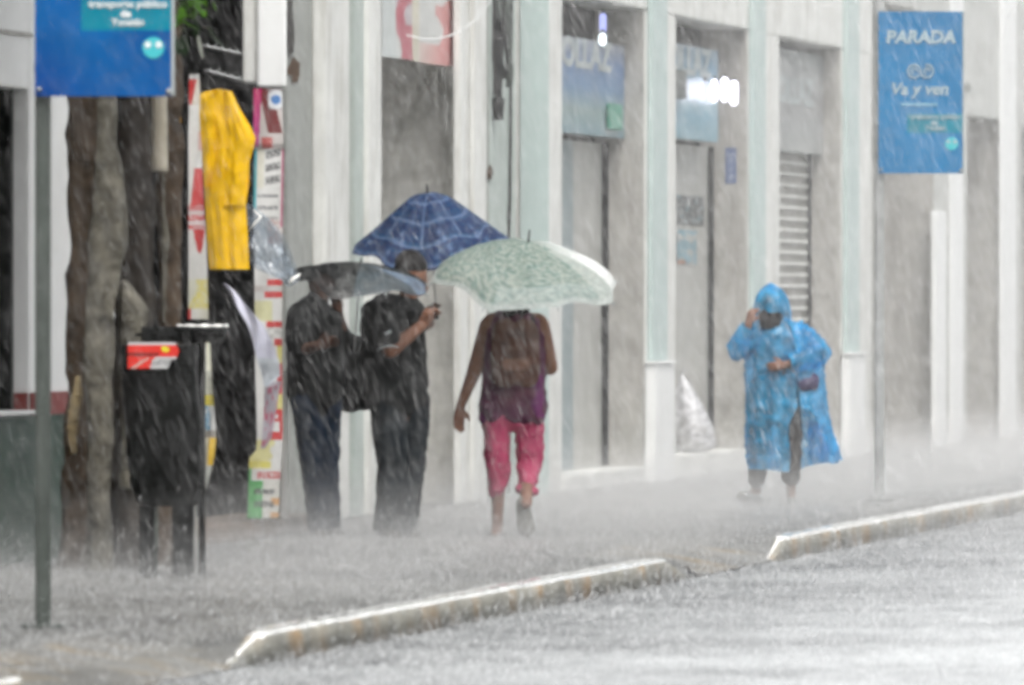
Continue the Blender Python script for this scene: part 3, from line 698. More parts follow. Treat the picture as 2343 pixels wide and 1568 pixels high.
# ------------------------------------------------------------------ stall goods hanging in the dark entrance
def strip(name, rows, d, label, cat, colf, nu=26, nv=220, depthf=None, mat=None, ref=520):
    """rows: (py, px_left, px_right, dy)"""
    f = Fr(ref, d=d); r = None
    ys = [q[0] for q in rows]
    def P(u, v):
        py = ys[0]+(ys[-1]-ys[0])*v
        l = np.interp(py, ys, [q[1] for q in rows]); rr = np.interp(py, ys, [q[2] for q in rows]); dy = np.interp(py, ys, [q[3] for q in rows])
        x = f(l+(rr-l)*u, py, dy+(depthf(u, v) if depthf else .012*sin(u*6+v*17)))
        return x
    o = grid(name, P, nu, nv, mat or M['vc'], None, colf and (lambda u, v: colf(u, ys[0]+(ys[-1]-ys[0])*v)))
    o.location = f.loc; o.rotation_euler = (0, 0, YAW)
    tag(o, label, cat); return o
Wt, Rd, Yl, Bk, Gn, Mg = (.62,.62,.60), (.50,.05,.05), (.62,.56,.20), (.07,.07,.07), (.10,.36,.12), (.40,.05,.18)
def tz(u, y, seed, f=.9, th=.05):     # rows of illegible small print
    return smoothnoise(u*16*f, y*.42*f, seed) > th
def left_banner(u, y):
    if y < 182: return (.45,.45,.44)
    if y < 240: return Rd if (u < .75-(y-182)/110) else lerp(Wt, (.5,.42,.3), .5)
    if y < 385: return (.60,.38,.36) if (u > .75 and 300 < y < 345) else Wt
    if y < 470: return (.52,.08,.08) if u > .42-(y-385)/300 else Wt
    if y < 525:
        k = (y-470) % 22
        return Rd if ((k < 12 and tz(u, y, 2, 1, -.1)) or u < .0) else (.58,.5,.5)
    if y < 580:
        k = (y-525)/55; return Rd if abs(u-.62) < .34*math.sqrt(max(0, 1-k)) and u > .2 else Wt
    if y < 640: return Wt
    if y < 705: return Yl if (u > .25+.2*sin(y*.06)) and not tz(u, y, 5, .7, .2) else (.60,.60,.50)
    return Rd if (u < .15 and y > 700) else lerp(Wt, Yl, .25*u)
strip('vertical_banner', [(170,433,456,0),(300,431,460,.01),(430,431,464,.0),(560,431,472,0),(730,431,477,0)], 49.6, 'narrow white vertical banner with red lettering, left of the yellow raincoats', 'banner', left_banner)
def left_banner2(u, y):
    if y < 848: return lerp(Wt, (.55,.54,.36), u*.7)
    if y < 905: return Bk if tz(u+y*.012, y, 3, 1.2, .16) else (.52,.52,.44)
    if y < 928: return (.55,.47,.08)
    if y < 985: return (.14,.30,.42) if u < .55 and tz(u, y, 4, .4, -.15) else Wt
    if y < 1002: return (.30,.28,.25)
    if y < 1065: return (.60,.40,.06) if u > .42 else (.52,.50,.40)
    return (.42,.43,.40)
strip('torn_banner', [(783,456,480,0),(850,459,483,0),(905,463,487,.01),(950,464,491,.02),(1000,466,494,.02),(1040,466,490,.0),(1080,467,483,0),(1115,466,474,0),(1145,451,459,0),(1160,441,449,0),(1200,441,448,0),(1320,442,448,0)], 45.6, 'torn twisted banner strip with yellow and blue patches hanging below the round dish', 'banner', left_banner2)
def right_banner(u, y):
    if y < 335 and u < .28-(y-205)*.0008: return lerp((.40,.02,.10), (.45,.09,.26), (y-205)/130)
    if y < 250 and u > .5: 
        q = math.hypot((u-.78)*65, y-228); return (.08,.20,.45) if q < 11 else ((.62,.64,.66) if q < 22 else (.30,.26,.26))
    if y < 305 and abs(u-.42-(y-205)*.0032) < .24: return (.17,.045,.045)
    if y < 340: return (.42,.12,.11) if (y > 315 and abs(u-.45) < .2) else (.52,.48,.46)
    if u < .10 and y < 480: return (.08,.36,.42)
    if u > .93 and y < 520: return (.45,.09,.18)
    if y < 432:
        k = (y+u*14-352) % 30
        return (.14,.14,.14) if (u > .38 and u < .9 and k < 17 and tz(u, y, 8, 1.5, -.25)) else lerp(Wt, (.58,.55,.36), .4 if u < .35 else 0)
    if y < 500:
        k = (y-445) % 26; return (.22,.22,.22) if (k < 8 and tz(u, y, 9, 1.3, -.3) and .1 < u < .85) else Wt
    if y < 560: return (.50,.25,.22) if (u > .45 and tz(u, y, 10, .9, .12)) else Wt
    if y < 640: return Wt
    if y < 652: return Rd if u > .45 else Wt
    if y < 668: return (.5,.46,.44)
    if y < 682: return Rd if u > .35 else Wt
    if y < 735: return (.60,.59,.36) if (u < .65) and y > 688 else Wt
    if y < 748: return Rd if u > .4 else Wt
    if y < 775: return Wt if not tz(u, y, 12, 1, .2) else (.3,.3,.28)
    if y < 790: return Rd if u > .7 else Wt
    if y < 830: return Yl if u > .8 else Wt
    if y < 862: return Rd if u > .8 else Wt
    if y < 902: return (.48,.05,.06) if u > .82 else Wt
    if y < 935: return Yl if u > .82 else Wt
    if y < 965: return Rd if u > .62 and not (.7 < u < .85 and 948 < y < 958) else Wt
    if y < 988: return Wt if u < .9 else Rd
    if y < 1005: return Rd if u > .38 else Wt
    if y < 1055: return (.60,.57,.28) if u < .62+.1*sin(y*.2) else Wt
    if y < 1072: return (.62,.57,.16) if u < .7 else Wt
    if y < 1100: return (.50,.14,.14) if (1078 < y < 1096 and u > .25 and tz(u, y, 14, 1.3, -.2)) else (Gn if u < .1 else Wt)
    if y < 1190:
        if (1118 < y < 1130 or 1146 < y < 1160) and .18 < u < .85 and tz(u, y, 15, 1.6, -.25): return (.10,.10,.10)
        if u < .46 or (y < 1118 and u < .4): return Gn
        if u > .74 and y > 1126 and int(y/17) % 2: return (.62,.34,.12)
        return (.58,.58,.54)
    return Wt
strip('vertical_banner', [(203,580,645,0),(330,580,648,0),(345,582,649,.02),(500,580,646,.0),(640,582,645,0),(860,584,645,0),(990,588,646,0),(1030,586,645,0),(1048,570,643,0),(1185,566,637,0)], 52.2, 'wide colourful vertical advertising banner beside the grey wall', 'banner', right_banner, 40, 420)
# loose white sheet blown across the banner, with its darker lower part
strip('loose_paper_sheet', [(648,511,515,0),(665,522,536,0),(700,540,566,-.02),(740,565,600,-.03),(780,578,622,-.03),(830,590,640,-.02),(860,599,641,0),(884,604,610,0)], 51.8, 'white sheet of paper blown diagonally across the colourful banner', 'sheet', lambda u, y: lerp((.66,.66,.76), (.52,.52,.60), abs(u-.3)) if y < 820 else (.58,.62,.66), 16, 60)
def lowp(u, y): return (.46,.14,.20) if smoothnoise(u*5, y*.05, 4) > .18 else (.42,.40,.44)
strip('loose_paper_sheet', [(872,618,644,0),(885,605,640,0),(940,603,632,.01),(1000,600,622,.0),(1026,596,606,0)], 51.9, 'grey pink lower flap of paper below the white blown sheet', 'sheet', lowp, 16, 60)

# yellow raincoats on a hanger
f = Fr(515, d=49.0)
yr = root('yellow_raincoat', f.loc, 'two bright yellow raincoats hanging together in the dark stall entrance', 'raincoat', rz=YAW)
Lp = [(205,500),(214,458),(260,456),(400,466),(480,470),(540,473),(600,477),(620,480)]; Rp = [(205,518),(212,530),(250,548),(290,572),(318,585),(340,580),(372,570),(420,570),(470,562),(520,566),(617,570)]
def coat(L_, R_, dy0, y0, y1, ph, top):
    def P(u, v):
        l = lambda y: np.interp(y, [q[0] for q in L_], [q[1] for q in L_]); r_ = lambda y: np.interp(y, [q[0] for q in R_], [q[1] for q in R_])
        yy = y0+(y1-y0)*v
        px = l(yy)+(r_(yy)-l(yy))*u
        py = yy+ (top(u)*(1-v))
        a = .003+.004*v
        return f(px, py, dy0+a*sin(u*11+ph+v*1.5)+.6*a*sin(u*23+ph*2)+.012*smoothnoise(u*6, v*9, ph)-.05*sin(pi*u))
    return P
grid('coat_body', coat(Lp, Rp, 0, 212, 616, 1, lambda u: 12*abs(u-.55)**1-8), 44, 80, M['yellow'], yr)
grid('coat_sleeve', coat([(205,512),(214,510),(300,512),(470,500),(520,505)], Rp, -.022, 209, 470, 3, lambda u: 0), 26, 50, M['yellow'], yr)
grid('front_panel', coat(Lp, [(205,505),(300,505),(380,492),(440,470),(620,478)], -.012, 209, 430, 5, lambda u: 6-7*u), 22, 50, M['yellow'], yr)
tubes('hanger', [([f(480, 214), f(515, 202), f(548, 240)], .006), ([f(515, 202), f(517, 185), f(524, 178)], .004)], M['blackm'], yr)
strip('orange_raincoat', [(222,401,413,0),(300,400,415,0),(395,401,414,0),(402,404,410,0),(409,401,415,0),(520,402,414,0),(580,405,412,0)], 48.6, 'narrow folded orange yellow raincoat hanging edge on beside the banner', 'raincoat', None, 8, 60, lambda u, v: .02*sin(u*5+v*9), M['orange'])
# clear plastic raincoat blown outwards
f = Fr(620, d=51.4)
cr = root('clear_raincoat', f.loc, 'crumpled clear plastic raincoat blowing out right of the yellow raincoats', 'raincoat', rz=YAW)
Lc = [(466,564),(500,562),(560,566),(610,574),(640,640),(655,655)]; Rc = [(466,572),(480,590),(505,622),(540,650),(580,668),(620,682),(640,688),(655,664)]
def P(u, v):
    y = 466+189*v; l = np.interp(y, [q[0] for q in Lc], [q[1] for q in Lc]); r_ = np.interp(y, [q[0] for q in Rc], [q[1] for q in Rc])
    return f(l+(r_-l)*u, y, .06*smoothnoise(u*3, v*4, 2)+.05*smoothnoise(u*9+v*4, v*3, 4)+.02*smoothnoise(u*20, v*12, 4))
grid('plastic_sheet', P, 40, 60, M['clear'], cr)
grid('plastic_fold', lambda u, v: P(.1+.8*u, v)+Vector((0, .05+.03*smoothnoise(u*9, v*7, 9), 0)), 30, 50, M['clear'], cr)
tubes('hem_glint', [([f(568, 530, -.05), f(585, 510, -.06), f(597, 496, -.06), f(580, 480, -.05)], [.003,.010,.011,.003])], M['kerbtop'], cr)  # solid white tubes stand for glints on the wet plastic
tubes('hem_glint', [([f(660, 652, -.03), f(668, 640, -.04), f(687, 627, -.03)], [.003,.013,.005])], M['kerbtop'], cr)
# thin grey post at the wall corner and small goods in the dark
o = boxes('corner_post', [(-.02, .02, -.02, .02, 0, zat(850, 53.2))], M['white'], None, .006); f = Fr(651, d=53.2); o.location = f.loc; o.rotation_euler = (0,0,YAW)
tag(o, 'low thin pale post at the corner of the stall entrance', 'post')
f = Fr(606, d=53.0); r_ = root('plastic_crate', f.loc, 'dark crate under the colourful banner', 'crate', rz=YAW)
p0, p1 = f(568, 1232), f(642, 1188)
boxes('crate_side', [(p0.x, p1.x, 0, .015, 0, p1.z-p0.z), (p0.x, p0.x+.015, .015, .2, 0, p1.z-p0.z), (p1.x-.015, p1.x, .015, .2, 0, p1.z-p0.z), (p0.x, p1.x, .2, .215, 0, p1.z-p0.z)], M['blackp'], r_, .004)
boxes('crate_rim', [(p0.x-.01, p1.x+.01, -.012, -.002, p1.z-p0.z-.02, p1.z-p0.z)], M['post'], r_, .004)

# ------------------------------------------------------------------ dark covered stand with red label, and round dish
f = Fr(360, py=1322)
st = root('covered_stand', f.loc, 'tall black covered street stand with a red and white label near its top', 'stand', rz=YAW)
def sx_(l, r_, y): return (l, r_, y)
rowsS = [(268,452,788),(274,450,830),(276,452,900),(282,462,960),(288,464,1040),(300,462,1110),(312,452,1150),(340,446,1158)]
bm = bmesh.new(); rr = []; n = 36
for j in range(61):
    y = 788+370*j/60; l = np.interp(y, [q[2] for q in rowsS], [q[0] for q in rowsS]); r_ = np.interp(y, [q[2] for q in rowsS], [q[1] for q in rowsS])
    c = f((l+r_)/2, y, .18); hw = (r_-l)/2/f.s
    row = []
    for k in range(n):
        t = 2*pi*k/n; ct, sn = cos(t), sin(t)
        x = hw*math.copysign(abs(ct)**.45, ct); dd_ = .18*math.copysign(abs(sn)**.45, sn)
        q = 1+.05*sin(t*9+j*.05)*(j/60)+.04*smoothnoise(ct*3, sn*3, j*.09)
        row.append(bm.verts.new((c.x+x*q, c.y+dd_*q, c.z)))
    rr.append(row)
for p, q in zip(rr, rr[1:]):
    for k in range(n): bm.faces.new((p[k], p[(k+1)%n], q[(k+1)%n], q[k]))
bm.faces.new(rr[0]); bm.faces.new(rr[-1])
ofbm('cover', bm, M['blackp'], st, True)
p0, p1 = f(307, 786), f(404, 747)
boxes('hood', [(p0.x, p1.x+.10, .02, .34, p0.z+.003, p1.z)], M['blackp'], st, .035)
p0, p1 = f(392, 1322), f(440, 1150); boxes('leg', [(p0.x, p1.x, .08, .28, 0, p1.z)], M['blackp'], st, .02)
p0, p1 = f(315, 1322), f(350, 1150); boxes('leg', [(p0.x, p1.x, .14, .30, 0, p1.z)], M['blackp'], st, .02)
tubes('leg_tube', [([f(357, 1140, .05), f(356, 1320, .05)], .010)], M['post'], st)
def cfl(u, v):
    if v > .90: return (.50,.48,.48)
    if math.hypot((u-.74)*2.2, (v-.74)*1.5) < .16+.02*sin(9*u): return (.60,.55,.02)
    if .47 < v < .60 and u < .62: return (.10,.015,.012) if tz(u*1.5, v*150, 3, .8, -.2) else (.42,.03,.025)
    if u > .56 and v < .44: return (.10,.10,.10) if (.12 < v < .34 and tz(u*2, v*160, 6, .7, .1)) else (.50,.50,.50)
    if u < .45 and v < .42 and abs((u-.12)-(v*.8)) < .06: return (.50,.30,.26)
    return (.60,.035,.025)
def PL(u, v):
    rgt = 410-8*abs(v-.65)*3 if v > .35 else 410-16-(.35-v)*30
    return f(293+(rgt-293)*u, 843-(843-783)*v, -.03-.01*sin(pi*u))
grid('label_panel', PL, 60, 44, M['vcw'], st, cfl)
f = Fr(462, d=45.2)
ds = root('round_dish', (f.loc[0], f.loc[1], 0), 'shallow round black dish with wet shining rim standing beside the covered stand', 'dish', rz=YAW)
rad = 60/f.s; zc = zat(746, 45.2)
bm = bmesh.new(); rows = []
for (q, h) in ((1.0, 0), (1.0, -.02), (.93, -.055), (.7, -.080), (.3, -.088)):
    rows.append([bm.verts.new((rad*q*cos(2*pi*k/40), rad*q*sin(2*pi*k/40), zc+h)) for k in range(40)])
for p, q in zip(rows, rows[1:]):
    for k in range(40): bm.faces.new((p[k], p[(k+1)%40], q[(k+1)%40], q[k]))
bm.faces.new(rows[-1])
ofbm('bowl', bm, M['blackm'], ds, True)
bm = bmesh.new()
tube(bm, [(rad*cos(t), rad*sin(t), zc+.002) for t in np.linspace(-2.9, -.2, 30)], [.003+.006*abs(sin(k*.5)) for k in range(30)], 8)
ofbm('rim_glint', bm, M['kerbtop'], ds, True)  # white tube stands for the wet shine along the near rim
bm = bmesh.new(); bmesh.ops.create_circle(bm, cap_ends=True, segments=40, radius=rad*.95, matrix=Matrix.Translation((0,0,zc-.012)))
ofbm('tray_surface', bm, M['brownt'], ds)
tubes('support_pole', [([(.0, 0, 0), (.0, 0, zc-.085)], .018)], M['blackm'], ds)

# ------------------------------------------------------------------ plastic bag on the threshold
X = -.14; f = Fr(1588, d=dX(1588, X)); zb = .182
bg = root('plastic_bag', (f.loc[0], f.loc[1], zb), 'white translucent plastic bag standing on the second threshold', 'bag', rz=YAW)
rowsG = [(856,1556,1562),(885,1548,1582),(925,1540,1606),(960,1536,1624),(990,1534,1634),(1014,1536,1638),(1027,1546,1634),(1034,1566,1612)]
def PG(u, v):
    y = 856+178*v; l = np.interp(y, [q[0] for q in rowsG], [q[1] for q in rowsG]); r_ = np.interp(y, [q[0] for q in rowsG], [q[2] for q in rowsG])
    t = 2*pi*u; q = 1+.06*sin(t*7+v*3)*(1-v)+.08*smoothnoise(cos(t)*2, sin(t)*2, v*4)
    c = f((l+r_)/2, y); hw = (r_-l)/2/f.s
    zl = (zat(y, f.d)-zat(1034, f.d))
    return Vector((c.x+hw*cos(t)*q, hw*.8*sin(t)*q, zl))
grid('bag_skin', PG, 48, 40, M['clearbag'], bg)
cts = []
g = np.random.default_rng(4)
for k in range(16):
    y = g.uniform(955, 1022); x = g.uniform(1556, 1612); p = f(x, y, g.uniform(-.06, .06)); p.z = zat(y, f.d)-zat(1034, f.d)
    cts.append((p, p+Vector((g.uniform(-.05,.05), 0, g.uniform(-.02,.02))), .03, .025))
blob('bag_contents', cts, surf('bag_goods', (.30,.27,.20), .6, .6, 14), bg, .012)
tubes('bag_knot', [([(f(1560, 856)).xy.to_3d()+Vector((0,0,zat(856,f.d)-zat(1034,f.d)-.01)), (f(1566, 856)).xy.to_3d()+Vector((0,0,zat(842,f.d)-zat(1034,f.d)))], [.012,.004])], M['clearbag'], bg)

# ------------------------------------------------------------------ people
def hand(f, wrist, direc, side, size=1.0, curl=.6, thumb=None):
    """palm, four fingers and a thumb as tapered chains; direc = pointing direction, side = thumb side"""
    w = Vector(wrist); d = Vector(direc).normalized(); s_ = Vector(side); s_ = (s_-d*s_.dot(d)).normalized(); nrm = d.cross(s_).normalized()
    pr = [(w, w+d*.075*size, .030*size, .036*size, .8)]
    L = [.065, .078, .072, .058]
    for i, off in enumerate((.028, .010, -.009, -.027)):
        b = w+d*.085*size+s_*off*size; a1 = curl*.5; a2 = curl*1.4
        m = b+(d*cos(a1)+nrm*sin(a1))*L[i]*.5*size; e = m+(d*cos(a2)+nrm*sin(a2))*L[i]*.5*size
        pr += [(b-d*.03*size, m, .0105*size, .0095*size), (m, e, .0095*size, .0075*size)]
    b = w+d*.03*size+s_*.028*size; m = b+(s_*.75+d*.6+nrm*.3).normalized()*.038*size; e = m+(d*.9+nrm*.4+s_*.1).normalized()*.03*size
    pr += [(b, m, .014*size, .011*size), (m, e, .011*size, .009*size)]
    return pr
def shoe(name, f, heel, toe, parent, mat, w=.045):
    h, t = Vector(heel), Vector(toe)
    blob(name, [(h, t, w*.8, w*.75), (h+(t-h)*.5, t, w, w*.8)], mat, parent, .009, 3)

# --- person 1: man in black with the grey umbrella
f = Fr(735, d=53.1); s = f.s
m1 = root('person', f.loc, 'person in black top and wet blue jeans with head hidden by the grey umbrella', 'person', rz=YAW)
q = f
body = [ (q(738,650,.02), q(740,640,.02), .085, .075), (q(738,648,.0), q(740,668,.0), .075, .06), (q(730,700), q(738,660), .055, .05),
  (q(700,735,.0), q(745,735,.0), .085, .085, .8), (q(715,760), q(715,900), .125, .13, .75),
  (q(700,900,0), q(715,1060,-.02), .085, .055), (q(715,1060,-.02), q(728,1200,.0), .052, .04), (q(742,900,.05), q(748,1060,.04), .085, .055), (q(748,1060,.04), q(757,1195,.05), .052, .04),
  (q(690,725,-.12), q(693,800,-.16), .05, .042), (q(693,800,-.16), q(728,790,-.28), .038, .03),
  (q(760,735,.12), q(785,775,.10), .05, .042), (q(785,775,.10), q(775,720,.02), .038, .028)]
body += hand(f, q(728,790,-.28), (1,0,.3), (0,-.3,1), 1.0, .9) + hand(f, q(774,722,.02), (-.1,-.1,1), (-1,0,0), 1.0, 1.1)
body += [(q(737,652,-.075), q(737,655,-.078), .014, .010), (q(716,652,0), q(716,656,.0), .016, .012)]
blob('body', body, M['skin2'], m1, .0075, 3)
blob('hair', [(q(737,638,.03), q(741,634,.03), .092, .084), (q(732,655,.05), q(737,645,.05), .072, .075)], M['hair'], m1, .01, 2, .012, .03)
blob('shirt', [(q(690,732), q(752,734), .10, .09, .85), (q(712,740), q(716,905), .165, .15, .72), (q(742,760,.03), q(752,890,.03), .11, .10), (q(690,728,-.1), q(690,800,-.15), .078, .066), (q(757,735,.1), q(782,772,.1), .07, .06), (q(690,890), q(748,895), .095, .095, 1.1),
   (q(720,700), q(724,690), .075, .07)], M['shirtk'], m1, .011, 4, .03, .09)
blob('trousers', [(q(700,895), q(748,895,.03), .10, .10, .8), (q(702,910), q(715,1060,-.01), .105, .075), (q(715,1060,-.01), q(727,1205,.0), .073, .062), (q(746,905,.05), q(749,1060,.04), .10, .072), (q(749,1060,.04), q(757,1200,.05), .07, .06)], M['jeans'], m1, .011, 4, .028, .07)
shoe('shoe', f, q(722,1222,.03), q(745,1228,-.10), m1, M['shoe']); shoe('shoe', f, q(750,1220,.08), q(778,1226,-.03), m1, M['shoe'])
# black bag the man carries in front
f = Fr(815, d=53.3)
bgk = root('shoulder_bag', (f.loc[0], f.loc[1], zat(934, 53.3)), 'large black bag carried between the two people in black', 'bag', rz=YAW)
zo = zat(934, 53.3)
def qb(x, y, dy=0): v = f(x, y, dy); v.z -= zo; return v
blob('bag_body', [(qb(788,800,.0), qb(800,905,.0), .11, .11, .6), (qb(815,810,.0), qb(835,895,.0), .12, .12, .6), (qb(775,830,0), qb(780,880,0), .07, .07, .7)], M['shirtk'], bgk, .012, 4, .03, .1)
tubes('bag_strap', [([qb(790,790,-.04), qb(768,760,-.05), qb(745,735,-.06)], .012)], M['blackp'], bgk)

# --- person 2: man holding the blue plaid umbrella
f = Fr(905, d=52.55); q = f
m2 = root('person', f.loc, 'person in black shirt raising a bare forearm to hold the blue plaid umbrella', 'person', rz=YAW)
body = [(q(942,612), q(946,632,.0), .088, .082, .95), (q(950,628), q(962,655,.03), .075, .050), (q(968,648,.03), q(974,650,.03), .018, .010), (q(955,668,.03), q(966,668,.04), .030, .022), (q(930,690), q(942,650), .058, .056),
  (q(926,632,-.075), q(926,640,-.078), .020, .014),
  (q(870,715), q(935,712), .085, .085, .8), (q(900,740), q(900,910), .13, .14, .75),
  (q(885,920), q(895,1060), .095, .06), (q(895,1060), q(888,1200), .055, .042), (q(940,920,.03), q(940,1060,.04), .095, .06), (q(940,1060,.04), q(925,1200,.05), .055, .042),
  (q(870,712,-.12), q(893,800,-.25), .058, .048), (q(895,800,-.25), q(968,742,-.13), .050, .034),
  (q(940,712,.14), q(955,752,.42), .052, .044), (q(955,752,.42), q(980,740,.62), .042, .034)]
body += hand(f, q(966,744,-.13), (.45,.35,.85), (0,-1,.2), 1.08, 1.25)
body += hand(f, q(979,738,.64), (.1,.3,1), (0,-1,0), 1.0, 1.2)
blob('body', body, M['skin'], m2, .0075, 3)
blob('hair', [(q(938,605), q(944,608), .096, .090, .98), (q(926,625,.0), q(932,640,.0), .078, .062), (q(952,600), q(960,610), .062, .052)], M['hair'], m2, .009, 2, .014, .03)
blob('shirt', [(q(862,718), q(936,714), .10, .095, .85), (q(892,735), q(898,900), .175, .18, .72), (q(935,760,.05), q(945,880,.04), .10, .09), (q(848,740), q(868,820), .075, .09), (q(868,712,-.1), q(889,780,-.22), .085, .078), (q(905,900), q(912,905), .17, .165, .7), (q(878,908), q(948,908), .085, .085, 1.3), (q(926,700), q(934,690), .075, .065)], M['shirtk'], m2, .011, 4, .035, .09)
blob('trousers', [(q(888,918), q(945,918,.03), .11, .11, .8), (q(888,925), q(895,1060), .12, .085), (q(895,1060), q(884,1205), .082, .078), (q(945,925,.04), q(944,1060,.04), .105, .08), (q(944,1060,.04), q(925,1208,.05), .08, .08)], M['jeansd'], m2, .011, 4, .03, .07)
shoe('shoe', f, q(880,1222,.04), q(905,1226,-.07), m2, M['shoe']); shoe('shoe', f, q(918,1222,.10), q(948,1224,.02), m2, M['shoe'])
tubes('shirt_piping', [([q(866,800,-.295), q(880,792,-.31), q(898,790,-.31), q(912,794,-.28)], .005)], M['signgrey'], m2)
tubes('shirt_badge', [([q(882,764,-.30), q(896,757,-.30)], .010)], M['signgrey'], m2)

# --- person 3: woman walking away in pink trousers
f = Fr(1175, d=52.9); q = f
m3 = root('person', f.loc, 'person walking away in dark sleeveless top and pink cropped trousers', 'person', rz=YAW)
body = [(q(1178,640,.02), q(1180,660,.02), .092, .085), (q(1180,700), q(1182,668), .055, .055), (q(1130,742), q(1228,742), .075, .072, .75), (q(1175,760), q(1175,930), .14, .15, .72),
  (q(1138,960), q(1140,1090), .060, .050), (q(1140,1090), q(1137,1205,.0), .046, .032), (q(1209,960,.02), q(1206,1070,.05), .064, .055), (q(1206,1070,.05), q(1203,1150,-.20), .052, .036),
  (q(1118,745), q(1085,850,-.02), .058, .047), (q(1085,850,-.02), q(1053,930,.0), .045, .028),
  (q(1236,745), q(1258,840,.04), .058, .050), (q(1258,840,.04), q(1225,800,.28), .044, .030),
  (q(1137,1205,0), q(1133,1224,-.02), .036, .030)]
body += hand(f, q(1053,930), (-.12,.05,-1), (.9,.4,0), 1.0, .5) + hand(f, q(1225,800,.28), (-.6,.4,.5), (0,0,1), .95, 1.2)
blob('body', body, M['skin'], m3, .0075, 3)
blob('hair', [(q(1180,632,.0), q(1180,668,-.01), .10, .092), (q(1172,690,-.05), q(1166,712,-.07), .06, .05), (q(1192,690,-.05), q(1196,706,-.07), .055, .045)], M['hair'], m3, .010, 2, .012, .03)
blob('blouse', [(q(1140,745), q(1222,745), .075, .07, .9), (q(1172,760), q(1174,900), .165, .17, .74), (q(1130,770), q(1140,900), .08, .10), (q(1222,770), q(1215,900), .075, .09), (q(1135,930), q(1215,932), .112, .105, 1.0), (q(1128,952), q(1222,954), .062, .062, 1.7), (q(1150,900), q(1200,900), .13, .13, .9)], M['shirtd'], m3, .011, 4, .03, .08)
blob('blouse_hem', [(q(1222,868,.0), q(1225,948,.0), .062, .066, 1.7), (q(1118,935,.0), q(1112,955,.0), .045, .05, 1.3)], M['purple'], m3, .010, 4, .02, .06)
blob('trousers', [(q(1138,955), q(1210,955), .085, .085, 1.1), (q(1134,970), q(1139,1080), .086, .072), (q(1139,1080), q(1136,1126), .070, .052), (q(1212,970,.02), q(1211,1055,.04), .090, .084), (q(1211,1055,.04), q(1206,1108,-.06), .082, .060)], M['pink'], m3, .010, 4, .035, .06)
blob('shoe', [(q(1133,1226,.05), q(1148,1230,-.02), .036, .032, 1.6), (q(1124,1228,.0), q(1150,1228,.02), .030, .030, 2.0)], M['shoe'], m3, .009, 3)
# raised right foot: the sole shows
blob('shoe', [(q(1196,1150,-.19), q(1203,1206,-.16), .044, .056, .5), (q(1202,1188,-.16), q(1203,1208,-.15), .054, .056, .5)], M['sole'], m3, .008, 3)
blob('trouser_cuff', [(q(1190,1118,-.08), q(1222,1124,-.09), .034, .030, 1.6)], M['pink'], m3, .009, 3)

zb_ = zat(885, 52.9)
bp = root('backpack', (f.loc[0], f.loc[1], zb_), 'brown mottled backpack on the back of the person in pink trousers', 'backpack', rz=YAW)
def qk(x, y, dy): v = f(x, y, dy); v.z -= zb_; return v
blob('pack_body', [(qk(1155,760,-.16), qk(1152,855,-.17), .085, .085, .55), (qk(1200,760,-.16), qk(1205,855,-.17), .085, .085, .55), (qk(1178,800,-.18), qk(1178,850,-.19), .09, .085, .6)], surf('brown_wet_pack', (.11,.055,.04), .5, .6, 11, .8, (.26,.16,.12), .4, streak=False), bp, .010, 4, .03, .07)
blob('pack_pocket', [(qk(1160,835,-.235), qk(1198,835,-.235), .042, .042, .6)], surf('tan_wet_pocket', (.20,.11,.08), .5, .5, 14), bp, .009, 4, .015, .05)
for xa in (1140, 1222): tubes('shoulder_strap', [([qk(xa, 790, -.12), qk(xa-2, 745, -.10), qk(xa+(4 if xa < 1180 else -6), 722, -.03)], .013)], M['shirtk'], bp)

# --- person 4: in the blue plastic raincoat, walking towards us
f = Fr(1770, py=1150)
def z4(x, y, dy=0): return f(1633+x*.3664, 635+y*.3664, dy)
q = z4
m4 = root('person', f.loc, 'person in long translucent blue plastic raincoat holding the hood', 'person', rz=YAW)
body = [(q(345,175,-.02), q(350,235,-.06), .088, .070), (q(352,240,-.09), q(350,262,-.10), .035, .028), (q(348,215,-.125), q(347,228,-.14), .016, .012), (q(330,260,-.10), q(362,262,-.10), .018, .018), (q(372,300), q(360,250,-.02), .055, .052),
  (q(300,345), q(470,340), .075, .075, .8), (q(385,380), q(390,640), .125, .135, .75),
  (q(300,700), q(285,980,.0), .085, .055), (q(285,980,.0), q(270,1330,.10), .050, .032), (q(440,700), q(475,980,-.04), .085, .055), (q(475,980,-.04), q(480,1380,-.02), .050, .030),
  (q(285,345,-.02), q(150,455,-.08), .052, .042), (q(150,455,-.08), q(215,290,-.14), .040, .028),
  (q(500,340), q(650,470,-.02), .054, .045), (q(650,470,-.02), q(440,545,-.20), .042, .028),
  (q(268,1330,.10), q(200,1385,.02), .036, .03)]
body += hand(f, q(215,290,-.14), (.25,.0,1), (.7,-.7,0), .95, 1.0) + hand(f, q(440,545,-.20), (-1,-.1,-.15), (0,-.2,1), .95, .9)
blob('body', body, M['skin'], m4, .008, 3)
blob('hair', [(q(345,170,.0), q(348,215,-.02), .094, .082), (q(300,250,-.08), q(300,300,-.09), .032, .018), (q(400,250,-.07), q(405,290,-.08), .036, .022), (q(345,250,-.075), q(350,215,-.09), .070, .06), (q(330,285,-.10), q(375,285,-.10), .045, .048), (q(325,230,-.10), q(378,230,-.10), .05, .05)], M['hair'], m4, .010, 2, .012, .03)  # hair, plus black lobes over the face standing for the hood's shade
blob('shirt', [(q(300,350), q(470,345), .088, .088, .85), (q(385,385), q(392,690), .150, .165, .75), (q(285,345,-.02), q(160,450,-.08), .068, .058), (q(500,342), q(645,468,-.02), .07, .06), (q(645,470,-.02), q(500,525,-.16), .056, .046)], M['navy'], m4, .012, 4, .03, .08)
